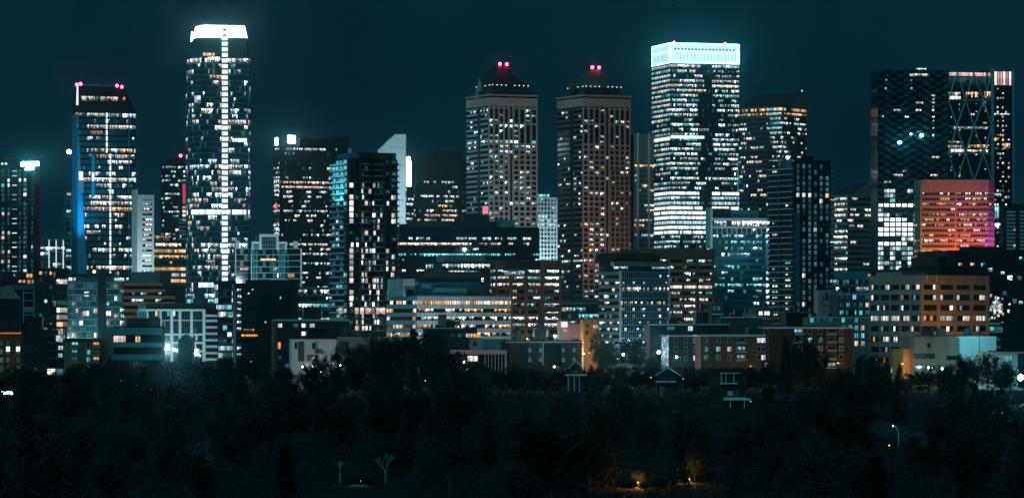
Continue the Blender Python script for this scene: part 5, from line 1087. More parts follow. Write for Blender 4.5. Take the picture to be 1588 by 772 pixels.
t = apt('taller brown brick walk-up with ochre end wall', 1183, 1186, 1322, 1230, 5, 508.5, [(1188, 6, 0), (1238, 12, 1), (1256, 6, 0), (1272, 6, 0), (1289, 12, 1), (1305, 6, 0)], [514, 527, 540, 553, 566], 'brick_dark', p=.35); t.done()
t = apt('dark brick walk-up with small teal windows and a thin white roof line', 1030, 1033, 1088, 1210, 5, 521, [(1048, 5, 0), (1064, 4, 0), (1078, 5, 0)], [528, 541, 555], 'brick_dark', p=.2); t.done()
for lb, a, b_, D_, y, wall, dd in (('plain grey roof-top box behind the brown walk-up', 1118, 1182, 1330, 492, 'concrete_dark', 14), ('pale blue shed between rooftops', 1140, 1172, 1420, 485, 'steel_blue', 12), ('black stair tower beside the brown office', 1080, 1103, 1380, 483, 'black_panel', 10), ('long dark flat building with a white eave line', 1008, 1130, 1300, 503, 'black_panel', 16), ('small brick gatehouse with two pale windows', 1104, 1122, 1360, 471, 'brick_brown', 9), ('tan low shop with a lit sign under the teal office', 1166, 1200, 1460, 478, 'tan_panel', 10), ('dark concrete box at the foot of the condominium tower', 1219, 1254, 1400, 484, 'black_panel', 12), ('blank concrete box behind the grey balcony block', 1300, 1352, 1420, 456, 'concrete_dark', 18), ('grey flat building with teal glazed panels', 1254, 1304, 1310, 492, 'concrete', 12), ('grey balcony block touching the tan office slab', 1303, 1352, 1290, 492, 'concrete', 14)):
    t = rect('flat_building', lb, 'building', a-2, a, b_, D_, 6, depth=dd); h = t.z(y); t.body(0, h, wall, 'wall'); t.fbox('roof_edge', 'white_wall' if 'white' in lb or 'grey' in lb else 'concrete', 0, -.2, t.w+.2, h-.2, h+.25, -.4, .35)
    if 'gatehouse' in lb:
        for px in (1108, 1114.5): t.pbox('window', 'white_wall', 0, px-2.2, px+2.2, 474, 481, -.05, .1)
        t.pbox('sill', 'white_trim', 0, 1104, 1122, 486, 488, -.05, .5)
    if 'sign' in lb:
        t.pbox('sign_panel', 'dark_panel', 0, 1174, 1196, 480, 490, -.05, .2)
        for px0, px1 in ((1176.5, 1179.3), (1179.8, 1182.6), (1185.5, 1187.5), (1187.9, 1190), (1190.4, 1193)): t.pbox('sign_letter', 'lit_white', 0, px0, px1, 482.5, 488.5, -.05, .3)
        t.pbox('awning', 'pink_stucco', 0, 1169, 1200, 492.5, 495.5, -.05, 1.0)
    if 'panels' in lb or 'balcony' in lb:
        k = int((b_-a)/10)
        for q in range(k):
            for yy in range(4 if 'balcony' in lb else 1):
                px = a+5+10*q; t.win(0, t.lx(px-2.5), (t.lx(px+2.5)-t.lx(px-2.5))/2, 2, t.z(y+8+12*yy), 1.9, pick([('lit_teal', .5), ('lit_dim', .8), ('lit_pink', .2)], t.r), 'res', .1, name='window')
    if 'long dark' in lb:
        t.fbox('eave', 'white_trim', 0, -.5, t.lx(1065), t.z(504.5), t.z(502.5), -.3, 1.0); t.win(0, t.lx(1034), 1, 3, t.z(511), 1.2, 'lit_teal', 'res', .2); t.win(0, t.lx(1067), 1, 2, t.z(513), 1.9, 'lit_cool', 'res', .2)
    t.clutter(h+.3, 2); t.done()
t = rect('terrace_house', 'salmon lit stair house with a black chimney', 'house', 1267, 1269, 1290, 1500, 8, depth=9); h = t.z(449.5); t.body(0, h, 'pink_stucco', 'wall'); t.pbox('chimney', 'black_panel', 0, 1280, 1283, 453, 466, -.05, .4); t.pbox('chimney', 'black_panel', 0, 1276, 1277.5, 459, 466, -.05, .4); t.pbox('chimney', 'black_panel', 0, 1286, 1287.5, 459, 466, -.05, .4)
for k in range(5): t.pbox('balcony', 'pink_stucco', 0, 1269+4.2*k, 1272.5+4.2*k, 468, 472, -.05, .5)
t.done()
t = simple('office_block', 'low teal lit office under the shorter slant roofed tower', 'building', 1288, 1291, 1352, 2000, 6, 431, 'teal_panel', 4.3, 2.0, (1.4, .4), depth=26, ybot=470, p=.6, mats=[('lit_cool', .6), ('lit_white', .4)], style='office', maxrun=4, stay=.6); t.box('roof_room', 'teal_panel', -t.w*.3, t.w*.4, -8, 6, t.h, t.z(420)); t.done()
# --- tan office slab
D = 1230
t = rect('office_building', 'tan concrete office slab with wide recessed windows', 'building', 1350, 1428.5, 1531, D, 38)
h = t.z(428.5); t.body(0, h, 'glass_black'); fh = 16.3*D/F; L3 = t.edge(3)[3]; zt = t.z(440)
t.ring('parapet', 'concrete_tan', [zt-.3], h-zt+.8, .5)
for f in range(9):
    for e, wm in ((0, 'concrete_tan'), (3, 'concrete')):
        L = t.edge(e)[3]; t.fbox('spandrel', wm, e, -.45, L+(.4 if e == 0 else 0), zt-fh*(f+1), zt-fh*(f+1)+fh*.46, -.05, .45)
for e, n_, wm in ((0, 4, 'concrete_tan'), (3, 5, 'concrete')):
    L = t.edge(e)[3]
    for i in range(n_+1): t.fbox('pier', wm, e, max(-.5, L*i/n_-(.75 if e == 0 else .35)), min(L+.5, L*i/n_+(.75 if e == 0 else .35)), zt-fh*9, zt, -.05, .62 if e == 0 else .5)
    for f in range(9):
        for i in range(n_):
            for q in range(4):
                ll = L/n_; a = ll*i+ll*(.1+.2*q); z0 = zt-fh*(f+1)+fh*.48
                pr_ = {3: .75, 0: .2, 5: .45}.get(f, .13)
                if t.r.random() < pr_: t.win(e, a, ll*.19, 1, z0, fh*.48, pick([('lit_white', .5), ('lit_cool', .35), ('lit_pink', .25), ('lit_orange', .1)], t.r), 'res', .1, name='window')
                else: t.fbox('window', 'pane_dark', e, a+.04, a+ll*.19-.04, z0, z0+fh*.5, -.05, .08)
t.box('roof_room', 'black_panel', -t.w*.05, t.w*.46, -t.d*.3, t.d*.45, h, t.z(413)); t.box('roof_room', 'concrete', -t.w/2+.5, -t.w*.12, -t.d*.1, t.d*.4, h, t.z(421))
for px in (1436, 1450.5): t.box('roof_pipe', 'white_wall', -t.w/2+t.lx(px)-.18, -t.w/2+t.lx(px)+.18, -t.d/2-.3-.35, -t.d/2-.52, t.z(437), t.z(426.5))
t.done()
# --- white lower buildings right
D = 1130
t = rect('stucco_building', 'pale stucco building with ochre lit side and ribbon windows', 'building', 1413, 1418, 1488, D, 14, depth=14); h = t.z(521); t.body(0, h, 'concrete_tan', 'wall'); t.fbox('roof_edge', 'roof_dark', 0, -.2, t.w+11, h, h+.35, -.3, .4)
for a, b_, y0, y1 in ((1418, 1450, 548, 556), (1418, 1450, 567, 574), (1438, 1443, 532, 539), (1468, 1488, 551, 558), (1420, 1421.5, 532, 534)): t.pbox('window', 'pane_dark', 0, a, b_, y0, y1, -.05, .08)
t.box('stair_wing', 'ochre_lit_stucco', -t.w/2-2.8, -t.w/2-.05, -t.d/2+3, t.d/2, 0, t.z(541)); t.clutter(h+.3, 4); t.done()
t = rect('stucco_wing', 'teal lit blank upper wing beside the pale stucco building', 'building', 1482, 1484, 1545, D+4, 8, depth=12); h = t.z(522.5); t.body(0, h, 'white_wall', 'wall'); t.fbox('roof_edge', 'white_trim', 0, -.2, t.w+.2, h-.1, h+.25, -.3, .3); t.clutter(h+.2, 2); t.done()
t = rect('white_hall', 'white hall with a ribbon of teal lit windows', 'building', 1530, 1533, 1600, 1090, 6, depth=14); h = t.z(545); t.body(0, h, 'white_wall', 'wall'); t.fbox('roof_edge', 'roof_dark', 0, -.2, t.w+.2, h, h+.3, -.3, .4); t.win(0, t.lx(1542), (t.lx(1570)-t.lx(1542))/8, 8, t.z(559), 1.6, 'lit_teal', 'res', .08); t.pbox('louvred_bay', 'dark_metal', 0, 1578, 1600, 548, 600, -.05, .3); t.done()
t = simple('balcony_block', 'slim white balcony block at the corner of the tan slab', 'building', 1532, 1534, 1556, 1300, 8, 502, 'black_panel', 3.0, 3, (.6, .3), depth=12, p=.3, mats=COOL)
for f in range(7): t.fbox('balcony', 'white_wall', 0, 0, t.w*.75, t.h-3*f-.4, t.h-3*f+.5, .2, 1.2)
t.done()
# --- left foreground blocks
t = rect('brick_block', 'brick block with an amber cornice light and small paired windows', 'building', -30, -20, 33, 1060, 8, depth=16); h = t.z(518); t.body(0, h, 'brick_brown', 'wall'); t.fbox('amber_strip', 'lit_orange', 0, 0, t.w, t.z(517.3), t.z(515.5), -.3, .5); t.box('upper_block', 'black_panel', -t.w/2, t.w/2-.3, -t.d/2+1, t.d/2, h, t.z(463)); 
t.loft('sloped_roof', 'concrete', [(-t.w/2, -t.d/2+.6), (t.w/2, -t.d/2+.6), (t.w/2, t.d/2), (-t.w/2, t.d/2)], t.z(463), [(-t.w/2, -t.d/2+.6), (t.w/2-3.2, -t.d/2+.6), (t.w/2-3.2, t.d/2), (-t.w/2, t.d/2)], t.z(445))
for y in range(4):
    for px, m in ((12.5, 'lit_dim'), (28, 'lit_dim'), (2, 'lit_dim')): t.win(0, t.lx(px-2.5), (t.lx(px+2.5)-t.lx(px-2.5))/2, 2, t.z(531.5+13*y)-.9, 1.7, 'lit_cool' if y == 0 and 0 else m, 'res', .08, name='window')
for px in (12.5, 28): t.win(0, t.lx(px-3), (t.lx(px+3)-t.lx(px-3))/2, 2, t.z(545), 1.6, 'lit_bright', 'full', .12, name='window')
t.done()
t = simple('brown_block', 'dark brown flats behind the amber corniced brick block', 'building', 33, 35, 74, 1200, 6, 513, 'brick_dark', 3.0, 3.4, (1.5, .2), (1.6, .22, 'brick_dark'), depth=14, p=.03, dim=.05); t.box('upper_block', 'black_panel', -t.w/2+1, t.w/2-2, -5, 5, t.h, t.z(491)); t.done()
t = simple('balcony_block', 'black flats with three white balcony slabs and teal corner windows', 'building', 70, 72, 99, 1150, 6, 514, 'black_panel', 2.9, 3, (.5, .2), depth=12, p=.1, dim=.1)
for k in range(4): t.fbox('balcony', 'grey_metal', 0, .2, t.w, t.h-2.6*k-1.3, t.h-2.6*k-1.05, -.05, 1.2); t.win(0, t.w-1.9, .8, 2, t.h-2.6*k-1, 1.4, 'lit_teal' if k % 2 else 'lit_cool', 'res', .3, name='window')
t.done()
t = apt('tan brick flats with white square window frames', 97, 99, 157, 1120, 5, 528.5, [(116, 9, 1), (137, 5, 0), (149, 8, 1)], [534, 546, 557], 'tan_panel', edge='dark_panel'); t.done()
t = rect('tan_stair_tower', 'tan blank stair tower beside the teal banded office', 'building', 155, 158, 176, 1125, 8, depth=8); h = t.z(509.5); t.body(0, h, 'concrete_tan', 'wall'); 
for i in range(4): t.fbox('rib', 'concrete_tan', 0, t.w*i/4, t.w*i/4+.25, 0, h, -.05, .2)
t.done()
t = rect('banded_office', 'low dark office with two teal bands and pink lit windows', 'building', 173, 176, 254, 1100, 6, depth=18); h = t.z(506); t.body(0, h, 'glass_black', 'glass_wall')
for y0, y1 in ((508, 519), (531, 538.5), (549, 558)): t.pbox('teal_band', 'teal_panel', 0, 174.5, 254, y0, y1, -.4, .45)
t.box('roof_room', 'black_panel', -t.w/2+t.lx(196), -t.w/2+t.lx(249), -6, 6, h, t.z(493)); t.win(0, t.lx(176), (t.lx(195)-t.lx(176))/5, 5, t.z(530.5), 2.2, 'lit_pink', 'full', .1, name='window'); t.win(0, t.lx(210), .8, 2, t.z(530.5), 2.0, 'lit_warm', 'res', .1, name='window'); t.pbox('brick_end', 'brick_dark', 0, 251.5, 255.5, 500, 560, -.05, .5); t.done()
def house(label, px, D, yap, wpx, yeave, wall='brick_dark', porch=None, trim='white_trim', hd=9, gable=True):
    e_ = bpy.data.objects.new('house', None); COL.objects.link(e_); e_.location = (X(px, D), D, 0); tag(e_, label, 'house')
    W = wpx*D/F/2; za, ze = Z(yap, D), Z(yeave, D)
    b = MB(); b.v = [(-W, 0, 0), (W, 0, 0), (W, hd, 0), (-W, hd, 0), (-W, 0, ze), (W, 0, ze), (W, hd, ze), (-W, hd, ze), (0, 0, za-.2), (0, hd, za-.2)]
    b.f = [(0, 1, 5, 8, 4), (1, 2, 6, 5), (2, 3, 7, 9, 6), (3, 0, 4, 7), (4, 8, 9, 7), (5, 6, 9, 8)]; b.l = [1]*6; b.build('wall', wall, e_)
    for s in (-1, 1):
        r = MB(); r.v = [(0, -.5, za), (s*(W+.5), -.5, ze-.4), (s*(W+.5), hd+.4, ze-.4), (0, hd+.4, za), (0, -.5, za+.25), (s*(W+.5), -.5, ze-.15), (s*(W+.5), hd+.4, ze-.15), (0, hd+.4, za+.25)]
        r.f = [(0, 1, 2, 3), (4, 7, 6, 5), (0, 4, 5, 1), (1, 5, 6, 2), (2, 6, 7, 3), (3, 7, 4, 0)]; r.l = [1]*6; ro = r.build('roof', 'roof_dark', e_)
        MB().bar((0, -.58, za+.02), (s*(W+.5), -.58, ze-.36), .1).build('barge_board', trim, ro)
    for x in (-W*.45, W*.45):
        for z in (ze-2.4, ze-5.2):
            if z > 1: f_ = MB().box(x-.55, x+.55, -.1, 0.05, z, z+1.5).build('window', 'grey_metal', e_); MB().box(x-.45, x+.45, -.13, -.1, z+.1, z+1.4).build('pane', 'pane_dark', f_)
    return e_, W, ze
e_, W, ze = house('dark gabled house with a pale porch frame below the apartment block', 893, 900, 560, 19, 569); D = 900
pz = Z(582, D); MB().box(-2.9, 2.9, -2.6, -.05, pz, pz+.3).build('porch_roof', 'white_trim', e_)
MB().box(-2.6, 2.6, -2.5, -.03, 0, pz-4.2).build('porch_base', 'brick_dark', e_)
for x in (-2.2, -.6, .8): MB().box(x, x+.28, -2.4, -2.1, pz-4.2, pz).build('porch_post', 'steel_blue', e_)
e_, W, ze = house('dark gabled house with thin white barge boards beside the mural wall', 1036, 910, 570, 34, 580); pz = Z(592, 910)
MB().box(-3.4, 2, -2.2, -.05, pz, pz+.25).build('porch_roof', 'white_trim', e_); MB().box(-2.4, -1.2, -.2, -.1, Z(616, 910), Z(598, 910)).build('door', 'tan_panel', e_)
D = 880
e_ = bpy.data.objects.new('house', None); COL.objects.link(e_); e_.location = (X(1131, D), D, 0); tag(e_, 'two storey flat roofed brick house with white balcony and porch', 'house')
MB().box(-4.6, 4.6, 0, 9, 0, Z(574, D)).build('wall', 'brick_dark', e_); MB().box(-5, 4.9, -.5, 9.4, Z(574, D), Z(571, D)).build('roof', 'roof_dark', e_)
b1 = MB().box(-2.4, 2.6, -2, -.02, Z(582, D)-.12+.7, Z(582, D)+.75).build('balcony_roof', 'white_trim', e_)
z0 = Z(594, D); MB().box(-2.4, 2.1, -2, -.02, z0-.15, z0+.12).build('balcony', 'white_trim', e_)
for x in (-2.3, -1.1, 1.0): MB().box(x, x+.16, -1.95, -1.8, z0+.12, Z(582, D)+.58).build('balcony_post', 'white_trim', e_)
wf = MB().box(-.4, 2.2, -.1, -.02, Z(613, D), Z(606, D)).build('window', 'white_trim', e_); MB().box(-.3, .8, -.13, -.1, Z(612.5, D), Z(606.5, D)).build('pane', 'lit_dim', wf); MB().box(.9, 2.1, -.13, -.1, Z(612.5, D), Z(606.5, D)).build('pane', 'pane_dark', wf)
z0 = Z(619, D); MB().box(-1.6, 5.4, -2.6, -.02, z0-.15, z0+.3).build('porch_roof', 'white_trim', e_); MB().box(-1.3, 4.2, -2.3, -.1, z0+.3, z0+.55).build('porch_fascia', 'white_wall', e_)
for x in (0, 3.7): MB().box(x, x+.2, -2.5, -2.25, 0, z0-.15).build('porch_post', 'white_trim', e_)
MB().box(-.05, .7, -.15, -.02, .2, z0-.4).build('door', 'glass_teal', e_)
e_, W, ze = house('small white gabled house beside the framed midrise', 287, 1050, 519, 22, 528, 'brick_dark', trim='grey_metal', hd=8)
e_, W, ze = house('low dark gabled house below the tan brick flats', 96, 880, 584, 40, 596, 'brick_dark', trim='dark_metal')
e_, W, ze = house('dark house roof beside the pavilion', 742, 960, 562, 44, 575, 'brick_dark', trim='dark_metal')
# ================================================================ lamps and street lights
LATE = []
def lamp(label, px, py, D, col, mat, energy, r=.3, name='street_lamp', arm=1.2, group=None, cat='street lamp', zfix=None):
    z = zfix if zfix is not None else Z(py, D); e_ = bpy.data.objects.new(name, None); COL.objects.link(e_); gz = ground_z(D); e_.location = (X(px, D)+arm, D, gz); tag(e_, label, cat, group); z -= gz
    MB().bar((0, 0, 0), (0, 0, z+.35), .11, 6, .07).build('pole', 'dark_metal', e_)
    if arm: MB().bar((0, 0, z+.3), (-arm, 0, z+.42), .06).build('arm', 'dark_metal', e_)
    hd = MB().box(-arm-.45, -arm+.25, -.2, .2, z+.28, z+.42).build('lamp_head', 'dark_metal', e_)
    MB().ball((-arm-.1, 0, z), r, 8, 6).build('globe', mat, hd)
    if D < 1160 and energy >= 2000: energy *= .5
    if energy:
        l = bpy.data.lights.new('lamp_light', 'POINT'); l.energy = energy; l.color = col; l.shadow_soft_size = r*1.3
        o = bpy.data.objects.new('lamp_light', l); COL.objects.link(o); o.parent = e_; o.location = (-arm-.1, 0, z-.02)
    return e_
CY, WM, OR = (.45, .9, 1), (1, .75, .5), (1, .42, .08)
lamp('dazzling cyan white street lamp in front of the white hall', 1583, 585, 905, CY, 'star_cyan', 7000, .75)
lamp('white street lamp at the foot of the church', 861, 521, 1330, (.8, .95, 1), 'flood_cyan', 9000, .45)
lamp('white street lamp behind the pale leafy tree', 967, 549, 1190, (.8, .95, 1), 'flood_cyan', 8000, .4)
lamp('white street lamp shining on the painted mural wall', 1022, 546, 1185, (.8, .95, 1), 'flood_cyan', 8000, .5)
lamp('small cyan lamp on the lawn before the dark walk-up', 1050, 553, 1150, CY, 'flood_cyan', 2500, .3)
lamp('cyan twin lamp glowing among the dark trees below the long office', 608, 557, 1120, CY, 'sign_cyan', 5000, .55, arm=.8)
lamp('orange street lamp among dark trees below the long office', 613, 546, 1135, OR, 'flood_orange', 4000, .4)
lamp('white street lamp beside the white stucco flats', 498, 575, 1080, WM, 'flood_cyan', 5000, .35)
lamp('pink white street lamp lighting the stucco flats', 528, 566, 1110, (1, .7, .65), 'sign_white', 6000, .3)
lamp('amber street lamp at the brick block corner', 505, 581, 1075, OR, 'flood_orange', 3000, .3)
lamp('white street lamp at the end of the teal banded office', 303, 547, 1085, (.85, .95, 1), 'flood_cyan', 6000, .4)
lamp('white street lamp by the pavilion entrance', 719, 561, 1120, (.95, 1, .8), 'sign_white', 4000, .4)
lamp('white street lamp behind the small leafy tree by the pale stucco building', 1462, 571, 1115, CY, 'sign_cyan', 8000, .4)
lamp('cyan street lamp before the stucco wing', 1524, 570, 1105, CY, 'sign_cyan', 9000, .35)
lamp('sodium street lamp between the pale stucco building and the tan slab', 1478, 0, 1205, OR, 'flood_orange', 30000, .4, zfix=14)
lamp('sodium street lamp at the tan slab entrance', 1520, 0, 1216, OR, 'flood_orange', 16000, .4, zfix=13)
lamp('sodium street lamp beside the ochre stair wing', 1400, 0, 1128, OR, 'flood_orange', 3500, .3, zfix=8)
lamp('sodium street lamp lighting the brown walk-up', 1164, 0, 1168, OR, 'flood_orange', 1800, .3, zfix=6.5)
lamp('unseen sodium street lamp lighting the taller walk-up', 1300, 0, 1215, OR, 'flood_orange', 2000, .3, zfix=7)  # unseen lamp added to light the walk-up front
lamp('pale street lamp before the pale stucco building', 1440, 0, 1108, (1, .78, .7), 'sign_white', 7000, .3, zfix=7)
lamp('sodium street lamp at the orange corner house', 914, 0, 1462, OR, 'flood_orange', 14000, .35, zfix=8)
lamp('unseen pink white street lamp at the pink shop wall', 886, 0, 1484, (1, .7, .6), 'sign_white', 11000, .35, zfix=9)  # unseen lamp added to light the shop wall
lamp('sodium street lamp below the brown office', 1072, 0, 1868, OR, 'flood_orange', 18000, .4, zfix=12)
lamp('unseen sodium street lamp below the red brick office', 818, 0, 1770, (1, .6, .35), 'flood_warm', 26000, .4, zfix=12)  # unseen lamps from here to the teal banded office, added to light facades
lamp('unseen white street lamp in front of the long office', 735, 0, 1530, (.8, .95, 1), 'sign_white', 80000, .4, zfix=12)
lamp('unseen white street lamp in front of the condominium tower', 560, 0, 1640, (.8, .95, 1), 'sign_white', 40000, .4, zfix=11)
lamp('unseen white street lamp before the framed midrise', 270, 0, 1315, (.55, .9, 1), 'sign_white', 60000, .4, zfix=11)
lamp('unseen warm street lamp before the terraced office', 225, 0, 1660, WM, 'flood_warm', 30000, .4, zfix=13)
lamp('unseen cyan street lamp before the glass condominium', 140, 0, 1560, CY, 'sign_cyan', 60000, .4, zfix=12)
lamp('unseen white street lamp before the gridded office', 975, 0, 1650, (.8, .95, 1), 'sign_white', 40000, .4, zfix=12)
lamp('unseen warm street lamp before the pavilion', 740, 0, 1112, (1, .65, .6), 'sign_white', 5000, .3, zfix=7)
lamp('unseen warm street lamp before the panelled apartment block', 860, 0, 1130, (1, .8, .7), 'sign_white', 5000, .3, zfix=7)
lamp('unseen warm street lamp before the brick block', 470, 0, 1128, WM, 'sign_white', 5000, .3, zfix=7)
lamp('unseen warm street lamp before the amber corniced block', 18, 0, 1040, WM, 'flood_warm', 5000, .3, zfix=7)
lamp('unseen cyan street lamp before the teal banded office', 214, 0, 1080, CY, 'sign_cyan', 4000, .3, zfix=7)
for i, px in enumerate((2, 8, 13, 18)): lamp('blue white bulb in a short row of lamps at the wood edge', px, 608+i % 2, 800, (.4, .7, 1), 'sign_cyan', 60, .28, 'bulb_lamp', 0, 'row of blue bulbs at the wood edge', 'lamp')
for px, py, D_ in ((77, 617, 760), (84, 671, 620), (20, 632, 720), (188, 590, 900), (390, 560, 980), (655, 655, 660), (805, 720, 560), (880, 662, 650), (1193, 661, 640), (1165, 622, 760), (1245, 622, 780), (1305, 764, 500), (1418, 765, 505), (1485, 707, 560), (1430, 716, 560), (580, 727, 540), (420, 748, 510), (1010, 585, 860), (1060, 587, 880), (1320, 622, 760), (1500, 650, 660), (1555, 640, 690), (1380, 690, 590), (970, 596, 850), (725, 572, 900), (470, 600, 830), (330, 610, 790), (660, 590, 850)):
    lamp('small white garden lamp half hidden among the dark trees', px, py, D_, (.8, .95, 1), 'pin_white', 14, R.uniform(.05, .13), 'garden_lamp', 0, 'garden lamps among the trees', 'lamp')
lamp('orange garden lamp beside the amber lit tree', 1070, 742, 485, OR, 'flood_orange', 3200, .04, 'garden_lamp', 0, None, 'lamp')
lamp('orange garden lamp under the glowing amber bush', 990, 747, 470, OR, 'flood_orange', 3200, .04, 'garden_lamp', 0, None, 'lamp')
lamp('orange garden lamp in the shadowy shrubs below the taller walk-up', 1262, 700, 560, OR, 'flood_orange', 700, .08, 'garden_lamp', 0, None, 'lamp')
lamp('pale green garden lamp beside the two bare trees', 560, 745, 478, (.4, 1, .95), 'sign_cyan', 260, .05, 'garden_lamp', 0, None, 'lamp')
for px, py, D_ in ((493, 553, 1100), (540, 562, 1105), (516, 563, 1100), (545, 574, 1090), (552, 556, 1110), (566, 570, 1100), (583, 560, 1105), (597, 566, 1100), (622, 552, 1120), (640, 573, 1080), (485, 568, 1090), (499, 590, 1040), (1052, 575, 1080), (905, 548, 1180), (945, 545, 1190), (958, 556, 1150), (990, 548, 1180), (1470, 579, 1080), (1490, 566, 1110), (1508, 577, 1080), (1540, 573, 1085), (1555, 580, 1070)):
    lamp('small white street lamp glimpsed through tree crowns', px, py, D_, (.9, .95, 1), R.choice(['pin_white', 'sign_white', 'pin_white']), 500, R.uniform(.1, .28), 'street_lamp', .5, 'street lamps glimpsed through the trees')
flood('cyan wash light on the roof edge of the stucco wing', (X(1515, 1130), 1124, Z(517, 1130)), (X(1515, 1130), 1137, Z(536, 1130)), (.1, .8, 1), 'sign_cyan', 2600, 130)
flood('added blue floodlight aimed at the folded facets of the slanted tower', (X(96, 2262), 2262, 64), (X(121, 2302), 2302, 108), (.05, .55, 1), 'lit_blue', 2.0e5, 60)  # added lamp, brings blue light onto the facets
flood('added cool floodlight aimed at the pale slab block', (X(216, 2165), 2165, 34), (X(220, 2212), 2212, 84), (.7, .9, 1), 'sign_white', 1.3e5, 100)  # this flood and the cool ones below are added to brighten walls
flood('added cool floodlight aimed at the pale wedge tower', (X(615, 2440), 2440, 70), (X(614, 2500), 2500, 132), (.7, .9, 1), 'sign_white', 1.6e5, 80)
flood('added cool floodlight aimed at the arcaded teal office', (X(1150, 1960), 1960, 52), (X(1140, 2000), 2003, 82), (.75, .9, 1), 'sign_white', 2.5e4, 100)
flood('added cool floodlight aimed at the white roof frames of the stepped block', (X(415, 1900), 1905, 44), (X(416, 1950), 1950, 68), (.7, .92, 1), 'sign_white', 6e4, 90)
flood('added cool floodlight aimed at the small white gridded block', (X(848, 2550), 2560, 50), (X(848, 2600), 2600, 95), (.6, .9, 1), 'sign_white', 1.6e5, 100)
flood('added cool flood lamp aimed at the rose granite tower', (X(735, 2400), 2400, 28), (X(750, 2500), 2505, 150), (.4, .8, .9), 'sign_white', 4.5e5, 80)
flood('warm flood lamp aimed at the brown granite tower', (X(960, 2400), 2400, 26), (X(935, 2500), 2500, 120), (1, .6, .42), 'flood_warm', 1.8e5, 80)
# painted wall
m = bpy.data.materials.new('mural_paint'); m.use_nodes = True; t_ = m.node_tree; b = t_.nodes['Principled BSDF']; b.inputs['Roughness'].default_value = .8
c = t_.nodes.new('ShaderNodeTexCoord'); n = t_.nodes.new('ShaderNodeTexNoise'); n.inputs['Scale'].default_value = .55; n.inputs['Detail'].default_value = 2; r_ = t_.nodes.new('ShaderNodeValToRGB'); r_.color_ramp.interpolation = 'CONSTANT'
for k, (p_, cc) in enumerate(((0, (.03, .3, .34, 1)), (.42, (.5, .2, .28, 1)), (.5, (.62, .62, .6, 1)), (.56, (.08, .18, .3, 1)))):
    el = r_.color_ramp.elements[k] if k < 2 else r_.color_ramp.elements.new(p_); el.position = p_; el.color = cc
t_.links.new(c.outputs['Object'], n.inputs['Vector']); t_.links.new(n.outputs[0], r_.inputs[0]); t_.links.new(r_.outputs[0], b.inputs['Base Color']); M['mural_paint'] = m
D = 1195; o = MB().box(X(1026, D), X(1037, D), D, D+.5, 0, Z(521, D)).build('mural_wall', 'mural_paint', None, 'thing'); tag(o, 'end wall painted with a pink and teal abstract mural', 'wall')
D = 620; ar = MB()
for k in range(12):
    q = lambda a: (X(1378, D)+1.85*math.sin(a), D, Z(672, D)+2.0*math.cos(a)-.2); a0, a1 = .35+1.15*k/12, .35+1.15*(k+1)/12; ar.bar(q(a0), q(a1), .07, 5)
ar.bar((X(1378, D)+1.85, D, 0), (X(1378, D)+1.85, D, Z(672, D)), .07, 5); tag(ar.build('arched_rail', 'paint_white'), 'thin white curved rail arching out of the dark shrubs', 'rail')
lamp('small white lamp beside the curved white rail', 1386, 660, 617, (.8, .95, 1), 'sign_white', 60, .08, 'garden_lamp', 0, None, 'lamp')
# ================================================================ trees
def crown(seed, H=10.0, rad=4.0, shape='round', leaf=.42, clumps=95, per=42):
    r = random.Random(seed); b = MB(); z0 = H*.22
    lobes = [(r.uniform(-.5, .5)*rad, r.uniform(-.5, .5)*rad, z0+(H-z0)*r.uniform(.25, .8), rad*r.uniform(.38, .62)) for _ in range(9)]
    for _ in range(clumps):
        if shape == 'cone':
            q = r.random()**1.4; zz = H*.08+H*.9*q; rr = rad*(1-q)*r.uniform(.5, 1.05); a = r.uniform(0, 6.283); c = Vector((rr*math.cos(a), rr*math.sin(a), zz-rr*.12)); cr_ = .55+.5*(1-q)
        elif shape == 'column':
            zz = H*r.uniform(.1, .98); rr = rad*.45*math.sqrt(r.random())*(1.1-.6*(zz/H)**2); a = r.uniform(0, 6.283); c = Vector((rr*math.cos(a), rr*math.sin(a), zz)); cr_ = .8
        else:
            l = lobes[r.randrange(9)]; d = Vector((r.gauss(0, 1), r.gauss(0, 1), r.gauss(0, .8))).normalized(); c = Vector(l[:3])+d*l[3]*r.uniform(.55, 1.08); cr_ = r.uniform(.55, 1.0)
        c.z = min(max(c.z, H*.08), H-.3)
        for _ in range(per):
            p = c+Vector((r.gauss(0, .5), r.gauss(0, .5), r.gauss(0, .42)))*cr_; s = leaf*r.uniform(.5, 1.2)
            u = Vector((r.gauss(0, 1), r.gauss(0, 1), r.gauss(0, 1))).normalized(); v = u.orthogonal().normalized()
            b.quad(tuple(p-u*s*.5), tuple(p+v*s*.32), tuple(p+u*s*.5), tuple(p-v*s*.32))
    return b
def trunk(seed, H=10.0, rad=4.0, shape='round'):
    r = random.Random(seed); b = MB(); th = H*(.95 if shape != 'round' else .55); b.bar((0, 0, -.3), (0, 0, th*.5), .26, 7, .19); b.bar((0, 0, th*.5), (.1, .1, th), .19, 7, .05)
    for k in range(9 if shape == 'round' else 14):
        z = H*r.uniform(.22, .55 if shape == 'round' else .9); a = r.uniform(0, 6.28); L = rad*r.uniform(.5, .9)*(1 if shape == 'round' else max(.12, 1-z/H)*.8)
        p = (0, 0, z); q = (L*math.cos(a), L*math.sin(a), z+(L*r.uniform(.5, .9) if shape == 'round' else -.1*L)); b.bar(p, q, .1, 5, .03)
        if shape == 'round':
            for _ in range(2): b.bar(q, (q[0]+r.uniform(-1, 1), q[1]+r.uniform(-1, 1), q[2]+r.uniform(.4, 1.4)), .035, 4, .015)
    return b
PROTO = []
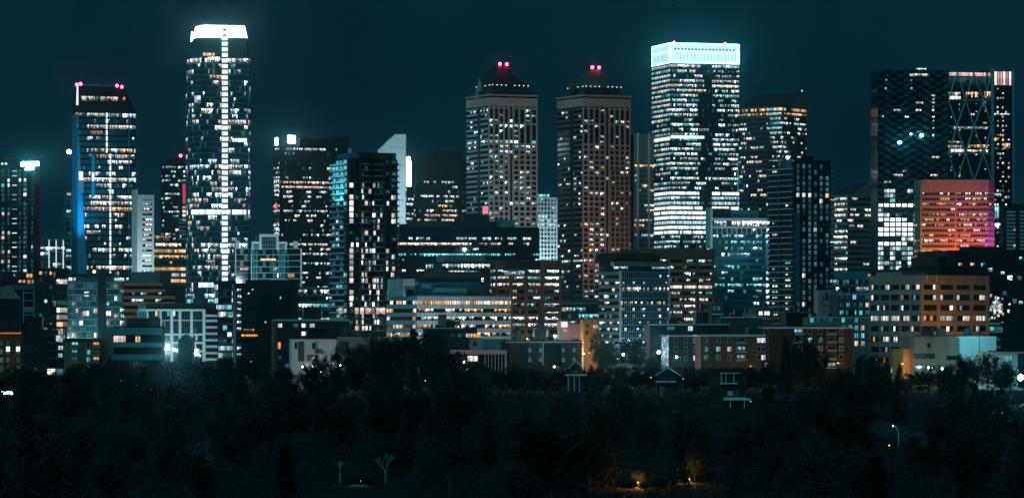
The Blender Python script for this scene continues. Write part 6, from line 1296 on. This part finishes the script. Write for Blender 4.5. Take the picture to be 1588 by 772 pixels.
for k, (shp, rad) in enumerate((('round', 4.2), ('round', 3.8), ('round', 4.6), ('round', 4.0), ('cone', 2.7), ('column', 2.6), ('round', 3.6))):
    PROTO.append((crown(40+k, 10, rad, shp, clumps=95 if shp == 'round' else 80).mesh('crown', 'leaf_dark'), trunk(40+k, 10, rad, shp).mesh('trunk', 'bark'), rad, shp))
LEAFM = crown(77, 10, 4.0, 'round', clumps=120).mesh('crown', 'leaf_lit')
LMK = [(60, 'amber corniced block'), (165, 'tan brick flats'), (255, 'teal banded office'), (345, 'framed midrise'), (425, 'black slab'), (525, 'stucco flats'), (600, 'condominium tower'), (700, 'long office'), (785, 'pink pavilion'), (905, 'church'), (1010, 'gridded office'), (1090, 'mural wall'), (1190, 'brown walk-up'), (1320, 'taller walk-up'), (1415, 'tan office slab'), (1485, 'pale stucco building'), (1545, 'stucco wing'), (9999, 'white hall')]
def landmark(px): return next(n_ for x_, n_ in LMK if px < x_)
def tree(px, D, H, k, wid=1.0, label=None, group='dark trees of the wood', crownme=None, z=None):
    c, t_, rad, shp = PROTO[k]; e_ = bpy.data.objects.new('tree' if shp == 'round' else 'spruce_tree' if shp == 'cone' else 'poplar_tree', None); COL.objects.link(e_)
    e_.location = (X(px, D), D, ground_z(D)-.1); s = H/10; e_.scale = (s*wid, s*wid, s); e_.rotation_euler = (0, 0, R.uniform(0, 6.28))
    lm = landmark(px); where = 'at the upper edge of the wood before' if D > 925 else 'inside the wood below' if D > 640 else 'in the lower wood below'
    lb = label or {'round': 'dark leafy tree', 'cone': 'dark pointed spruce', 'column': 'dark columnar poplar'}[shp]+' '+where+' the '+lm
    tag(e_, lb, 'shrub' if label and 'shrub' in label else 'tree', ('shrubs '+label[15:] if label.startswith('low dark shrub') else None) if label else group+' below the '+lm); link('crown', crownme or c, e_); link('trunk', t_, e_); return e_
LIM = [(-60, 590), (0, 588), (30, 562), (100, 572), (150, 556), (172, 545), (195, 556), (250, 558), (330, 556), (352, 545), (400, 552), (420, 568), (480, 570), (494, 548), (510, 531), (548, 531), (562, 524), (578, 518), (600, 512), (625, 507), (690, 509), (702, 530), (722, 563), (790, 566), (870, 566), (900, 562), (925, 566), (1000, 564), (1045, 564), (1180, 566), (1196, 548), (1210, 520), (1232, 510), (1262, 524), (1276, 560), (1300, 573), (1320, 560), (1345, 543), (1365, 545), (1380, 562), (1400, 564), (1425, 578), (1452, 562), (1478, 548), (1500, 541), (1545, 546), (1560, 562), (1640, 568)]
def lim(px):
    for (a, ya), (b_, yb) in zip(LIM, LIM[1:]):
        if a <= px <= b_: return ya+(yb-ya)*(px-a)/(b_-a)
    return 570
ZONES = [(1574, 1594, 600, 905), (868, 924, 607, 900), (1008, 1056, 618, 910), (1100, 1162, 634, 880), (1376, 1396, 680, 620), (1062, 1090, 752, 486), (980, 1004, 766, 470), (500, 620, 772, 480)]
def clear(px, D, H, rad):
    k = F/D; top = HY+(ZC-ground_z(D)-H)*k; w_ = rad*k
    for q in (-1, -.5, 0, .5, 1):
        if top+abs(q)*H*.12*k < lim(px+q*w_*.9): return False
    for a, b_, yb, Dz in ZONES:
        if D < Dz+4 and px+w_ > a and px-w_ < b_ and top < yb: return False
    return True
px = -30.0; i = 0
while px < 1620:     # the trees that draw the upper edge of the wood
    D = R.uniform(930, 1060); H = ZC-(lim(px)-HY)*D/F
    if 1470 < px < 1560: D = R.uniform(1010, 1050); H = ZC-(lim(px)-HY)*D/F
    k = R.choice([0, 1, 2, 3, 6, 0, 2]) if H < 17 else R.choice([0, 2, 3, 5])
    if R.random() < .1: k = 4
    wd_ = min(1.15, max(.55, 12/H*R.uniform(.75, 1.0)))
    tree(px, D, H*R.uniform(.94, 1.0), k, wd_); px += R.uniform(15, 27); i += 1
n = 0; tries = 0
while n < 205 and tries < 9000:
    tries += 1; D = math.sqrt(R.uniform(345**2, 1000**2)) if R.random() < .6 else R.uniform(345, 900); px = R.uniform(-40, 1630); H = R.uniform(6.5, 12); k = R.choice([0, 1, 2, 3, 6, 4, 0, 5])
    if clear(px, D, H, PROTO[k][2]*H/10): tree(px, D, H, k, R.uniform(.85, 1.15)); n += 1
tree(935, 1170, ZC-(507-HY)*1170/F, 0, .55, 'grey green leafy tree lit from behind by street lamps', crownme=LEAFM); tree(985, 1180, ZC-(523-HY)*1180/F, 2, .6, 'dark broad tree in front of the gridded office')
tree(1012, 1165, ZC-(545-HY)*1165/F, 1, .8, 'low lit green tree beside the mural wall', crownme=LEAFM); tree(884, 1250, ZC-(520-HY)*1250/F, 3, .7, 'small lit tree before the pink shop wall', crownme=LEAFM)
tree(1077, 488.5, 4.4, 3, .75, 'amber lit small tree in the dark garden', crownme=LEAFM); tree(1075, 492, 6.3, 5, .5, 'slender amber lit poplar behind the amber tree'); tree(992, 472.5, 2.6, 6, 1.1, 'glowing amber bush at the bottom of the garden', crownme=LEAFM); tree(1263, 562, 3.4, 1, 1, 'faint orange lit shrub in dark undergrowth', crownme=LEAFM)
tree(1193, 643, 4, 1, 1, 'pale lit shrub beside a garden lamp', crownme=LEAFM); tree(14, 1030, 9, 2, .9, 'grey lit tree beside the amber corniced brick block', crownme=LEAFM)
def bare(px, D, H, label, seed):
    r = random.Random(seed); e_ = bpy.data.objects.new('bare_tree', None); COL.objects.link(e_); e_.location = (X(px, D), D, ground_z(D)-.1); tag(e_, label, 'tree'); b = MB(); tw = MB()
    def grow(p, d, L, rr, n_):
        q = p+d*L; (b if n_ > 2 else tw).bar(p, q, rr, 6, rr*.7)
        if n_ == 0: return
        for _ in range(3 if n_ < 4 else 2):
            nd = (d+Vector((r.gauss(0, .38), r.gauss(0, .38), r.uniform(.0, .3)))).normalized(); grow(q-d*L*r.uniform(0, .25), nd, L*r.uniform(.6, .82), rr*.66, n_-1)
    grow(Vector((0, 0, 0)), Vector((0, 0, 1)), H*.27, .13, 5); b.build('trunk', 'bark_pale', e_); tw.build('twigs', 'bark_pale', e_)
bare(527, 482, 4.6, 'bare pale tree with upright forked limbs', 3); bare(598, 484, 6.4, 'taller bare pale tree with fine twigs', 9)
for px, D_, H_ in ((966, 461, 1.5), (979, 463, 1.2), (1001, 462, 1.3), (1014, 464, 1.7), (1030, 462, 2.0), (1048, 474, 1.9), (1062, 476, 1.4), (1088, 477, 1.5), (1100, 478, 2.0), (540, 470, 1.8), (556, 468, 2.0), (572, 470, 1.7), (588, 469, 1.2), (512, 471, 1.5)):
    tree(px, D_, H_, R.choice([0, 1, 2]), 1.5, 'low dark shrub before the '+('amber lit garden' if px > 700 else 'two bare trees')).name = 'shrub'
# undergrowth that nobody could count
r = random.Random(5); b = MB()
for _ in range(2600):
    D = 350+700*r.random()**1.2; px = r.uniform(-50, 1640); x = X(px, D); H = r.uniform(.8, 2.6)
    if any(D < Dz+3 and a-6 < px < b_+6 and HY+(ZC-H)*F/D < yb for a, b_, yb, Dz in ZONES): continue
    for _ in range(24):
        p = Vector((x+r.gauss(0, 1.3), D+r.gauss(0, 1.3), ground_z(D)+abs(r.gauss(0, .5))*H)); s = r.uniform(.25, .6); u = Vector((r.gauss(0, 1), r.gauss(0, 1), r.gauss(0, 1))).normalized(); v = u.orthogonal().normalized()
        b.quad(tuple(p-u*s*.5), tuple(p+v*s*.35), tuple(p+u*s*.5), tuple(p-v*s*.35))
o = b.build('undergrowth', 'leaf_dark', None, 'stuff'); o['label'] = 'dark shrubs and undergrowth between the trees'; o['category'] = 'shrubs'
# ================================================================ night air, added for a faint veil and halos round bright lights
m = bpy.data.materials.new('haze_air'); m.use_nodes = True; t_ = m.node_tree; t_.nodes.clear()
o_ = t_.nodes.new('ShaderNodeOutputMaterial'); v = t_.nodes.new('ShaderNodeVolumePrincipled'); v.inputs['Density'].default_value = 0.8e-5; v.inputs['Color'].default_value = (.5, .92, 1, 1); v.inputs['Anisotropy'].default_value = 0.0
v2 = t_.nodes.new('ShaderNodeVolumePrincipled'); v2.inputs['Density'].default_value = 3.2e-5; v2.inputs['Color'].default_value = (.3, .92, 1, 1); v2.inputs['Anisotropy'].default_value = 0.99
ad = t_.nodes.new('ShaderNodeAddShader'); t_.links.new(v.outputs[0], ad.inputs[0]); t_.links.new(v2.outputs[0], ad.inputs[1]); t_.links.new(ad.outputs[0], o_.inputs['Volume']); M['haze_air'] = m
o = MB().box(-7300, 7300, -60, 15300, -3, 320).build('haze', 'haze_air', None, 'stuff')
